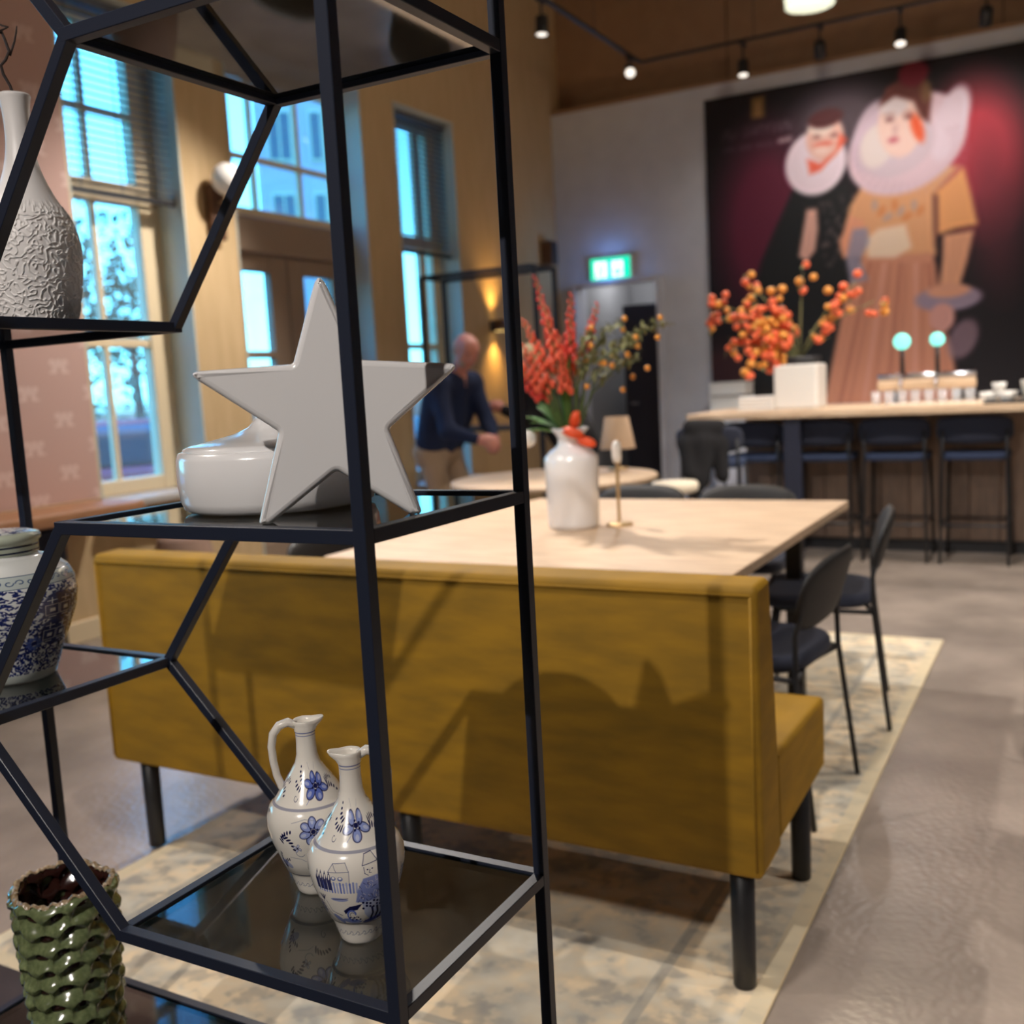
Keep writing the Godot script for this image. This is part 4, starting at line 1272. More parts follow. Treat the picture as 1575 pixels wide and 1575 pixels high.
	struct("wall_back", Mb.new().box(Vector3(0.3, 2.7, 5.3), Vector3(11.0, 5.4, 0.2)), M.wall_white)

func build_outside() -> void:
	struct("ground", Mb.new().box(Vector3(-30, -0.35, -12), Vector3(49.6, 0.3, 70)), M.asphalt)
	# brick building opposite the glazed door
	var t := thing("brick_building", "brick building outside behind the glazed double door", "building", Vector3(-28.8, -0.2, -32.4), deg_to_rad(-48.3))
	obj("wall", Mb.new().box(Vector3(-4.5, 8.5, -2.6), Vector3(9, 17, 5.2)), M.brick_wall, t)
	for r in 5:
		for c in 3:
			var at := Vector3(0.03, 2.2 + r * 3.2, -0.95 - c * 1.65)
			var w := obj("window", Mb.new().box(at, Vector3(0.12, 2.0, 1.0), 0.01), M.frame_paint, t)
			obj("pane", Mb.new().box(at + Vector3(0.07, 0, 0), Vector3(0.02, 1.8, 0.82)), M.far_pane, w)
			obj("glazing_bar", Mb.new().box(at + Vector3(0.09, 0, 0), Vector3(0.03, 1.8, 0.06)), M.frame_paint, w)
	obj("cornice", Mb.new().box(Vector3(-4.5, 17.1, -2.6), Vector3(9.3, 0.3, 5.5), 0.05), M.frame_paint, t)
	# trees
	var spots := [[-13.5, -10.6, 4.6, "round hazy tree outside the window, nearest the glass"], [-17.5, -15.4, 5.6, "taller hazy tree outside, to the right of the round tree"], [-21.0, -14.6, 5.0, "hazy tree outside standing farthest behind the other two"]]
	for s in spots:
		var tr := thing("tree", s[3], "tree", Vector3(s[0], -0.2, s[1]), 0.0, "trees outside the window")
		obj("trunk", Mb.new().smooth().tube(PackedVector3Array([Vector3(0, 0, 0), Vector3(0.05, 1.2, 0.04), Vector3(-0.05, 3.0, 0)]), [0.14, 0.11, 0.05], 9), M.bark, tr)
		var f := Mb.new().flat()
		for k in 900:
			var q := Vector3(rng.randfn(), rng.randfn(), rng.randfn()) * 0.42
			q = q.limit_length(1.1)
			var c := Vector3(q.x * 1.5, s[2] * 0.6 + q.y * s[2] * 0.4, q.z * 1.5)
			leaf(f, c, Vector3(rng.randfn(), rng.randfn() * 0.5, rng.randfn()), 0.22, 0.13)
		tag(obj("foliage", f, M.tree_leaf, tr), "", "", "", "stuff")
	# a red car by the kerb
	var car := thing("car", "small red car parked outside below the window with the blind", "car", Vector3(-9.6, -0.2, -8.3))
	var side := rounded([Vector2(-1.9, 0.22), Vector2(1.9, 0.22), Vector2(1.95, 0.62), Vector2(1.2, 0.78), Vector2(-1.5, 0.86), Vector2(-1.92, 0.8)], [0.08], 4)
	var turn := Basis(Vector3.UP, PI / 2)
	obj("body", Mb.new().smooth().slab(side, 1.6, 0.08, Transform3D(turn, Vector3.ZERO)), M.car_red, car)
	var cab := rounded([Vector2(-1.55, 0.8), Vector2(1.15, 0.74), Vector2(0.45, 1.28), Vector2(-1.2, 1.3)], [0.1], 4)
	obj("cabin", Mb.new().smooth().slab(cab, 1.36, 0.1, Transform3D(turn, Vector3.ZERO)), M.far_pane, car)
	obj("roof", Mb.new().box(Vector3(0, 1.3, 0.38), Vector3(1.2, 0.05, 1.5), 0.02), M.car_red, car)
	for sx in [-0.78, 0.78]:
		for sz in [-1.2, 1.25]:
			obj("wheel", Mb.new().smooth().lathe(PackedVector2Array([Vector2(0.0, -0.09), Vector2(0.27, -0.09), Vector2(0.31, -0.06), Vector2(0.31, 0.06), Vector2(0.27, 0.09), Vector2(0, 0.09)]), 20, Vector3(sx, 0.31, sz), 0.0, Basis(Vector3.BACK, PI / 2)), M.black, car)

# ------------------------------------------------------------------ the display shelf
const XR := -0.652
const XL := -1.69
const ZF := -0.85
const ZB := -1.2
const YT := 1.724
const Y2 := 1.1496
const Y3 := 0.610
const Y4 := 0.222
const YU := 1.418
const YM := 0.863
const BAR := 0.0162

func build_shelf() -> void:
	var base := Vector3((XR + XL) / 2, 0, (ZF + ZB) / 2)
	var t := thing("display_shelf", "black metal honeycomb display shelf with smoked glass shelves in the foreground", "shelf", base)
	var bars := []   # [a, b, name]
	for x in [XR, XL]:
		for z in [ZF, ZB]:
			bars.append([Vector3(x, 0, z), Vector3(x, 2.3, z), "post"])
	# [level, inner x, outer x]
	var rows := [[YT, -1.022, XR], [Y2, -1.124, XR], [Y3, -1.092, XR], [YU, -1.266, XL], [YM, -1.352, XL], [Y4, XL, XR], [2.014, -1.27, XL], [2.292, XL, XR]]
	for r in rows:
		for z in [ZF, ZB]:
			bars.append([Vector3(r[1], r[0], z), Vector3(r[2], r[0], z), "shelf_bar"])
		for x in [r[1], r[2]]:
			bars.append([Vector3(x, r[0], ZF), Vector3(x, r[0], ZB), "shelf_bar"])
	for z in [ZF, ZB]:
		for q in [[-1.27, 2.014, -1.022, YT], [-1.022, YT, -1.266, YU], [-1.124, Y2, -1.352, YM], [-1.352, YM, -1.092, Y3]]:
			bars.append([Vector3(q[0], q[1], z), Vector3(q[2], q[3], z), "brace"])
	for q in bars:
		var a: Vector3 = q[0] - base
		var c: Vector3 = q[1] - base
		var d := (c - a).normalized() * BAR * 0.5
		if q[2] == "shelf_bar":
			if absf(c.x - a.x) > absf(c.z - a.z):
				obj(q[2], Mb.new().bar(a - d, c + d, BAR, BAR), M.frame, t)
			else:
				obj(q[2], Mb.new().bar(a + d, c - d, BAR * 0.99, BAR * 0.99), M.frame, t)
		elif q[2] == "brace":
			obj(q[2], Mb.new().bar(a - d * 0.6, c + d * 0.6, BAR * 0.985, BAR * 0.985, Vector3.BACK), M.frame, t)
		else:
			obj(q[2], Mb.new().bar(a, c, BAR * 1.01, BAR * 1.01, Vector3.BACK), M.frame, t)
	for r in rows:
		var x0: float = minf(r[1], r[2]) + BAR * 0.5
		var x1: float = maxf(r[1], r[2]) - BAR * 0.5
		obj("glass_shelf", Mb.new().box(Vector3((x0 + x1) / 2, r[0] + 0.002, (ZF + ZB) / 2) - base, Vector3(x1 - x0 - 0.001, 0.005, ZF - ZB - BAR - 0.001)), M.smoked, t)
	for x in [XR, XL]:
		for z in [ZF, ZB]:
			obj("foot", Mb.new().smooth().lathe(PackedVector2Array([Vector2(0, 0.0), Vector2(0.012, 0.0), Vector2(0.012, 0.006), Vector2(0, 0.006)]), 12, Vector3(x, 0.008, z) - base), M.black, t)

const GL := 0.0048   # glass top above the level of its frame

func build_on_shelf() -> void:
	# white star, standing
	var c0 := Vector3(-0.755, Y2 + GL + 0.001, -0.945)
	var r := Vector3(0.795, 0, -0.606).normalized()
	var pts := [Vector2(-0.005, 0.287), Vector2(-0.041, 0.180), Vector2(-0.160, 0.177), Vector2(-0.063, 0.105), Vector2(-0.094, 0.0), Vector2(-0.080, 0.0), Vector2(-0.001, 0.057), Vector2(0.080, 0.0), Vector2(0.094, 0.0), Vector2(0.062, 0.101), Vector2(0.150, 0.171), Vector2(0.034, 0.181)]
	var o := rounded(pts, [0.009, 0.006, 0.006, 0.006, 0.004, 0.006, 0.008, 0.006, 0.004, 0.006, 0.006, 0.006], 5)
	var n := r.cross(Vector3.UP)
	var star := thing("ceramic_star", "large white glazed ceramic star standing upright on the middle glass shelf", "ornament", c0)
	obj("star_body", Mb.new().smooth().slab(_ccw(o), 0.042, 0.007, Transform3D(Basis(r, Vector3.UP, n), Vector3(0.0, 0, 0.0)), 4), M.white_glaze, star)
	# round white box behind it
	var tp := Vector3(-0.937, Y2 + GL, -1.048)
	var bx := thing("ceramic_box", "round white ceramic box with flared knob behind the ceramic star", "box", tp)
	obj("box_body", Mb.new().smooth().lathe(PackedVector2Array([Vector2(0, 0.002), Vector2(0.118, 0.002), Vector2(0.125, 0.006), Vector2(0.129, 0.016), Vector2(0.1315, 0.04), Vector2(0.1305, 0.07), Vector2(0.127, 0.0785), Vector2(0.121, 0.0805)]), 64), M.white_glaze, bx)
	obj("lid", Mb.new().smooth().lathe(PackedVector2Array([Vector2(0.122, 0.078), Vector2(0.121, 0.083), Vector2(0.112, 0.087), Vector2(0.085, 0.092), Vector2(0.055, 0.099), Vector2(0.036, 0.107), Vector2(0.027, 0.116), Vector2(0.025, 0.124), Vector2(0.03, 0.132), Vector2(0.035, 0.1355), Vector2(0.03, 0.138), Vector2(0.0, 0.139)]), 64), M.white_glaze, bx)
	# jugs
	_jug("white jug painted with houses, cockerel and bearded figure, nearest the front post", Vector3(-0.791, Y3 + GL, -0.969), true)
	_jug("painted white jug with blue flowers, standing behind the jug with the bearded figure", Vector3(-0.927, Y3 + GL, -1.046), false)
	# ginger jar
	var jp := Vector3(-1.522, YM + GL, -1.03)
	var jt := thing("ginger_jar", "blue and white lidded ginger jar with dense vine pattern on the left glass shelf", "jar", jp)
	var facing := atan2(-jp.z, -jp.x)
	var jm := mat(Color.WHITE, 0.25)
	jm.albedo_texture = jar_print()
	jm.clearcoat_enabled = true; jm.clearcoat = 0.8; jm.clearcoat_roughness = 0.05
	obj("jar_body", Mb.new().smooth().lathe(PackedVector2Array([Vector2(0, 0.0), Vector2(0.06, 0.0), Vector2(0.064, 0.004), Vector2(0.068, 0.016), Vector2(0.078, 0.045), Vector2(0.093, 0.08), Vector2(0.104, 0.11), Vector2(0.1085, 0.138), Vector2(0.106, 0.16), Vector2(0.097, 0.178), Vector2(0.082, 0.191), Vector2(0.066, 0.198), Vector2(0.055, 0.202), Vector2(0.053, 0.21)]), 64, Vector3.ZERO, facing), jm, jt)
	var lid := obj("lid", Mb.new().smooth().lathe(PackedVector2Array([Vector2(0.0545, 0.203), Vector2(0.0565, 0.205), Vector2(0.0565, 0.221), Vector2(0.0575, 0.223), Vector2(0.061, 0.226), Vector2(0.0615, 0.232), Vector2(0.058, 0.2365), Vector2(0.05, 0.2385)]), 48), M.celadon, jt)
	obj("lid_top", Mb.new().smooth().lathe(PackedVector2Array([Vector2(0.0505, 0.2383), Vector2(0.045, 0.2405), Vector2(0.0, 0.2425)]), 48), M.lid_print, lid)
	for y in [0.2085, 0.2175]:
		obj("blue_ring", Mb.new().smooth().lathe(PackedVector2Array([Vector2(0.0562, y - 0.0018), Vector2(0.0569, y - 0.001), Vector2(0.0569, y + 0.001), Vector2(0.0562, y + 0.0018)]), 48), M.navy_glaze, lid)
	# tall white vase with a raised scrolling surface
	var vp := Vector3(-1.368, YU + GL, -1.03)
	var vt := thing("textured_vase", "tall white bottle vase with worm-like raised texture on the upper left shelf", "vase", vp)
	var pr := [[0.05, 0.0], [0.054, 0.004], [0.058, 0.02], [0.064, 0.05], [0.068, 0.085], [0.0692, 0.105], [0.067, 0.13], [0.06, 0.155], [0.051, 0.172], [0.041, 0.19], [0.032, 0.21], [0.0245, 0.232], [0.0195, 0.258], [0.018, 0.28], [0.0185, 0.305], [0.021, 0.327], [0.0225, 0.333], [0.0215, 0.335], [0.0195, 0.333], [0.016, 0.30]]
	var fn := FastNoiseLite.new()
	fn.seed = 8; fn.frequency = 95.0; fn.fractal_octaves = 1
	var fw := FastNoiseLite.new()
	fw.seed = 9; fw.frequency = 45.0; fw.fractal_octaves = 1
	var rows := 350
	var cols := 521
	var p := PackedVector3Array()
	var uv := PackedVector2Array()
	for j in rows:
		# close rows over the rough belly, wider ones up the smooth neck
		var fj := float(j) / (rows - 1)
		var q := _on_profile(pr, fj / 0.83 * 0.44 if fj < 0.83 else 0.44 + (fj - 0.83) / 0.17 * 0.56)
		for i in cols:
			var a := TAU * float(i % (cols - 1)) / (cols - 1)
			var v := Vector3(cos(a), 0, sin(a))
			var dd := 0.0
			if q.y > 0.005 and q.y < 0.178 and j < rows * 0.86:
				var w := v * q.x + Vector3(0, q.y, 0)
				w += Vector3(fw.get_noise_3d(w.x, w.y, w.z), fw.get_noise_3d(w.y + 1.0, w.z, w.x), 0) * 0.004
				var s := absf(fn.get_noise_3dv(w))
				dd = 0.0017 * (1.0 - smoothstep(0.06, 0.3, s)) * smoothstep(0.178, 0.172, q.y)
			p.append(v * (q.x + dd) + Vector3(0, q.y, 0)); uv.append(Vector2(i, j))
	obj("vase_body", Mb.new().smooth().grid(p, rows, cols, uv), M.white_matt, vt)
	# dry curly twig in it
	var tw := thing("dried_twig", "thin dark curly dried twig standing in the tall white vase", "twig", vp + Vector3(0, 0.22, 0))
	var g := Mb.new().smooth()
	var view := Vector3(0.6, 0, -0.8)
	var stem := PackedVector3Array()
	for q in [[0.0, 0.0], [0.0, 0.112], [-0.004, 0.128], [-0.011, 0.143], [-0.013, 0.155], [-0.006, 0.163], [0.0, 0.176], [-0.004, 0.192], [-0.008, 0.205]]:
		stem.append(view * q[0] + Vector3(0, q[1], 0))
	g.tube(stem, [0.0023, 0.0023, 0.0022, 0.0022, 0.0022, 0.0023, 0.0021, 0.0019, 0.0016], 6)
	for br in [[[-0.013, 0.155], [-0.022, 0.163], [-0.024, 0.174], [-0.018, 0.18], [-0.015, 0.176]], [[-0.002, 0.17], [0.004, 0.18], [0.009, 0.19], [0.012, 0.205], [0.012, 0.212]], [[-0.006, 0.2], [-0.016, 0.206], [-0.03, 0.204]], [[-0.008, 0.203], [0.002, 0.209], [-0.018, 0.214], [-0.026, 0.21]], [[-0.001, 0.114], [-0.014, 0.116], [-0.028, 0.112]]]:
		var pa := PackedVector3Array()
		for q in br:
			pa.append(view * q[0] + Vector3(0, q[1], rng.randf_range(-0.004, 0.004)))
		g.tube(pa, [0.0018, 0.0017, 0.0015, 0.0013, 0.001], 5)
	obj("twig_stem", g, M.bark_dark, tw)
	# green dimpled vase on the bottom shelf
	var gp := Vector3(-1.45, Y4 + GL, -1.022)
	var gt := thing("green_vase", "green glazed vase covered in pinched scale-like dimples on the bottom shelf", "vase", gp)
	rows = 230
	cols = 361
	for part in 2:
		p = PackedVector3Array()
		uv = PackedVector2Array()
		for j in rows:
			var f := float(j) / (rows - 1)
			var y := f * 0.298
			var rr := lerpf(0.066, 0.0815, pow(f, 0.8))
			for i in cols:
				var a := TAU * float(i % (cols - 1)) / (cols - 1)
				# rows of scoops, offset like scales, each overhung by a lip at its top edge
				var row := f * 9.2 + 0.14 * sin(a * 3.0 + f * 5.0)
				var k := floorf(row)
				var fu := _cell(a, k)
				var arch := 1.0 - 0.42 * fu * fu
				if row - k > arch:
					k += 1.0
					fu = _cell(a, k)
					arch = 1.0 - 0.42 * fu * fu
				var fv := (row - k + 0.42) / (arch + 0.42)
				var hollow := (1.0 - fu * fu) * smoothstep(0.3, 0.82, fv) * (1.0 - smoothstep(0.9, 1.0, fv))
				var nose := (1.0 - 0.7 * fu * fu) * exp(-pow((fv - 0.24) / 0.22, 2.0))
				var wob := 0.004 * sin(a * 2.0 + 1.0) + 0.003 * sin(a * 5.0)
				var dd := nose * 0.0045 - hollow * 0.0115 + 0.0025
				var yy := y + (wob if f > 0.96 else wob * f * f) + (0.003 * sin(a * 17.0) if j == rows - 1 else 0.0)
				var rad := rr + dd + wob * 0.5
				if part == 1:
					rad = rr - 0.0105 - dd * 0.8
				elif j == rows - 1:
					rad = rr - 0.003
				p.append(Vector3(cos(a) * rad, yy, sin(a) * rad)); uv.append(Vector2(i, j))
		obj("vase_body" if part == 0 else "lining", Mb.new().smooth().grid(p, rows, cols, uv, part == 1), M.green_glaze if part == 0 else M.brown_glaze, gt)
	# the broken brown rim joins the two
	p = PackedVector3Array()
	uv = PackedVector2Array()
	for k in 5:
		for i in cols:
			var a := TAU * float(i % (cols - 1)) / (cols - 1)
			var wob := 0.004 * sin(a * 2.0 + 1.0) + 0.003 * sin(a * 5.0)
			var t := k / 4.0
			p.append(Vector3(cos(a), 0, sin(a)) * (0.0815 + wob * 0.5 - 0.001 - 0.0098 * t) + Vector3(0, 0.2985 + wob + 0.0042 * sin(PI * t) + 0.003 * sin(a * 17.0) * (1.0 - t) + 0.0015 * sin(a * 31.0), 0))
			uv.append(Vector2(i, k))
	obj("rim", Mb.new().smooth().grid(p, 5, cols, uv), M.rim_glaze, gt)

func _cell(a: float, k: float) -> float:
	var col := a / TAU * 12.0 + 0.5 * fmod(absf(k), 2.0) + 0.13 * sin(k * 2.3) + 0.06 * sin(a * 7.0 + k)
	return absf(fposmod(col, 1.0) - 0.5) * 2.0

func _ccw(o: PackedVector2Array) -> PackedVector2Array:
	if Geometry2D.is_polygon_clockwise(o):
		o.reverse()
	return o

func _on_profile(pr: Array, f: float) -> Vector2:
	var n := pr.size() - 1
	var total := 0.0
	for k in n:
		total += Vector2(pr[k][0], pr[k][1]).distance_to(Vector2(pr[k + 1][0], pr[k + 1][1]))
	var at := f * total
	for k in n:
		var a := Vector2(pr[k][0], pr[k][1])
		var b := Vector2(pr[k + 1][0], pr[k + 1][1])
		var l := a.distance_to(b)
		if at <= l or k == n - 1:
			var pa := a if k == 0 else Vector2(pr[k - 1][0], pr[k - 1][1])
			var pb := b if k == n - 1 else Vector2(pr[k + 2][0], pr[k + 2][1])
			return a.cubic_interpolate(b, pa, pb, clampf(at / l, 0, 1))
		at -= l
	return Vector2()

func _jug(label: String, at: Vector3, near: bool) -> void:
	var t := thing("painted_jug", label, "jug", at, 0.0, "painted jugs on the lower glass shelf")
	var facing := atan2(-at.z, -at.x)
	var m := mat(Color.WHITE, 0.2)
	m.albedo_texture = jug_print(near)
	m.clearcoat_enabled = true; m.clearcoat = 0.8; m.clearcoat_roughness = 0.04
	var pr := [[0.0, 0.0], [0.0255, 0.0], [0.0275, 0.003], [0.0295, 0.01], [0.036, 0.03], [0.0385, 0.0345], [0.0405, 0.036], [0.0475, 0.054], [0.0565, 0.078], [0.061, 0.1], [0.0605, 0.115], [0.056, 0.127], [0.0505, 0.1325], [0.0485, 0.134], [0.043, 0.143], [0.033, 0.159], [0.0235, 0.173], [0.017, 0.184], [0.0143, 0.195], [0.0134, 0.212], [0.0137, 0.226], [0.0148, 0.229], [0.0146, 0.233], [0.0152, 0.239], [0.0162, 0.2435], [0.0152, 0.245], [0.0132, 0.24], [0.0105, 0.225], [0.01, 0.19]]
	var rows := pr.size()
	var segs := 64
	var p := PackedVector3Array()
	var uv := PackedVector2Array()
	# the spout: the lip drawn out to one side
	var right := Vector3(sin(facing), 0, -cos(facing))
	var spout := -right if near else right
	for q in pr:
		for i in segs + 1:
			var a := facing + PI - TAU * float(i % segs) / segs
			var v := Vector3(cos(a), 0, sin(a))
			var rr: float = q[0]
			var y: float = q[1]
			if y > 0.228:
				var w := pow(maxf(0.0, v.dot(spout)), 7.0) * smoothstep(0.228, 0.2425, y)
				rr += 0.0105 * w
				y += 0.001 * w - 0.0015 * (1.0 - w) * smoothstep(0.228, 0.2425, y)
			p.append(v * rr + Vector3(0, y, 0))
			uv.append(Vector2(float(i) / segs, 1.0 - q[1] / 0.245))
	obj("jug_body", Mb.new().smooth().grid(p, rows, segs + 1, uv, true), m, t)
	var h := PackedVector3Array()
	for q in [[0.012, 0.236], [0.022, 0.2415], [0.034, 0.2385], [0.043, 0.2275], [0.0465, 0.21], [0.0455, 0.188], [0.0425, 0.168], [0.0375, 0.153], [0.034, 0.148]]:
		h.append(-spout * q[0] + Vector3(0, q[1], 0))
	obj("handle", Mb.new().smooth().tube(h, [0.0068, 0.0078, 0.0078, 0.0074, 0.007, 0.0066, 0.0064, 0.007, 0.008], 12, true, 0.8), M.cream_glaze, t)

# ------------------------------------------------------------------ furniture
func more_materials() -> void:
	M.wood_pale = mat(Color8(150, 128, 108), 0.6)
	M.wall_grey = mat(Color8(150, 148, 148), 0.85)
	M.navy_paint = mat(Color8(34, 38, 56), 0.5)
	M.asphalt = mat(Color8(112, 112, 112), 0.95)
	M.brick_wall = tri_mat(noise_tex(61, 0.05, Color8(196, 168, 176), Color8(222, 196, 200)), Vector3(0.5, 0.5, 0.5), 0.9)
	M.far_pane = mat(Color8(70, 84, 100), 0.08)
	M.bark = mat(Color8(92, 78, 66), 0.9)
	M.bark_dark = mat(Color8(46, 34, 32), 0.8)
	M.tree_leaf = mat(Color8(96, 112, 84), 0.8)
	M.car_red = mat(Color8(240, 70, 80), 0.35)
	M.celadon = mat(Color8(190, 198, 180), 0.2)
	M.navy_glaze = mat(Color8(30, 36, 60), 0.2)
	M.white_matt = mat(Color8(228, 224, 222), 0.42)
	M.cream_glaze = mat(Color8(244, 238, 228), 0.2)
	M.cream_glaze.clearcoat_enabled = true; M.cream_glaze.clearcoat = 0.8; M.cream_glaze.clearcoat_roughness = 0.04
	M.green_glaze = tri_mat(noise_tex(71, 0.03, Color8(88, 100, 66), Color8(132, 142, 100)), Vector3(6, 6, 6), 0.16)
	M.green_glaze.clearcoat_enabled = true; M.green_glaze.clearcoat = 1.0; M.green_glaze.clearcoat_roughness = 0.04
	M.brown_glaze = mat(Color8(50, 26, 22), 0.15)
	M.rim_glaze = tri_mat(noise_tex(72, 0.04, Color8(110, 84, 60), Color8(206, 186, 150)), Vector3(9, 9, 9), 0.25)
	var lp := Paint.new(128, 128, Color8(226, 230, 226))
	for k in 170:
		lp.oval(rng.randf() * 128, rng.randf() * 128, rng.randf_range(3, 7), 2.6, rng.randf() * PI, Color8(30, 42, 98))
	M.lid_print = mat(Color.WHITE, 0.2)
	M.lid_print.albedo_texture = lp.tex()
	M.lid_print.clearcoat_enabled = true
	M.lid_print.uv1_triplanar = true
	M.lid_print.uv1_scale = Vector3(12, 12, 12)
	M.cream_cloth = mat(Color8(236, 222, 198), 0.8)
	M.teal = glow(Color8(120, 236, 222), 2.0)
	M.pouf = mat(Color8(150, 122, 106), 0.9)
	M.rack = mat(Color8(34, 32, 34), 0.5)
	M.rug = mat(Color.WHITE, 0.95)
	M.rug.albedo_texture = rug_print()
	M.rug_edge = mat(Color8(206, 186, 150), 0.95)

func build_sofa() -> void:
	var at := Vector3(-1.5025, 0, -2.25)
	var t := thing("bench_sofa", "long mustard velvet bench sofa on black round legs, seen from behind", "sofa", at)
	var bs := Basis(Vector3(0, 0, -1), Vector3.UP, Vector3.RIGHT)
	var xf := Transform3D(bs, Vector3(0, 0, 2.25))
	var back := rounded([Vector2(1.94, 0.272), Vector2(2.095, 0.28), Vector2(2.088, 0.48), Vector2(2.045, 0.885), Vector2(1.94, 0.882)], [0.012, 0.01, 0.01, 0.022, 0.02], 4)
	obj("backrest", Mb.new().smooth().slab(back, 1.915, 0.014, xf, 4), M.velvet, t)
	var seat := rounded([Vector2(2.1, 0.285), Vector2(2.555, 0.295), Vector2(2.56, 0.478), Vector2(2.092, 0.49)], [0.012, 0.014, 0.022, 0.012], 4)
	obj("seat", Mb.new().smooth().slab(seat, 1.905, 0.014, xf, 4), M.velvet, t)
	# piping along the top of the back
	for x in [-0.945, 0.945]:
		obj("piping", Mb.new().smooth().tube(PackedVector3Array([Vector3(x, 0.29, 0.3105), Vector3(x, 0.86, 0.3105)]), [0.0035], 8), M.velvet, t)
	obj("piping", Mb.new().smooth().tube(PackedVector3Array([Vector3(-0.945, 0.862, 0.3105), Vector3(0.945, 0.862, 0.3105)]), [0.0035], 8), M.velvet, t)
	for x in [-0.86, 0.06, 0.9]:
		for z in [0.262, -0.25]:
			obj("leg", Mb.new().smooth().lathe(PackedVector2Array([Vector2(0, 0), Vector2(0.022, 0.0), Vector2(0.024, 0.003), Vector2(0.026, 0.285), Vector2(0, 0.287)]), 20, Vector3(x, 0.008, z)), M.black, t)

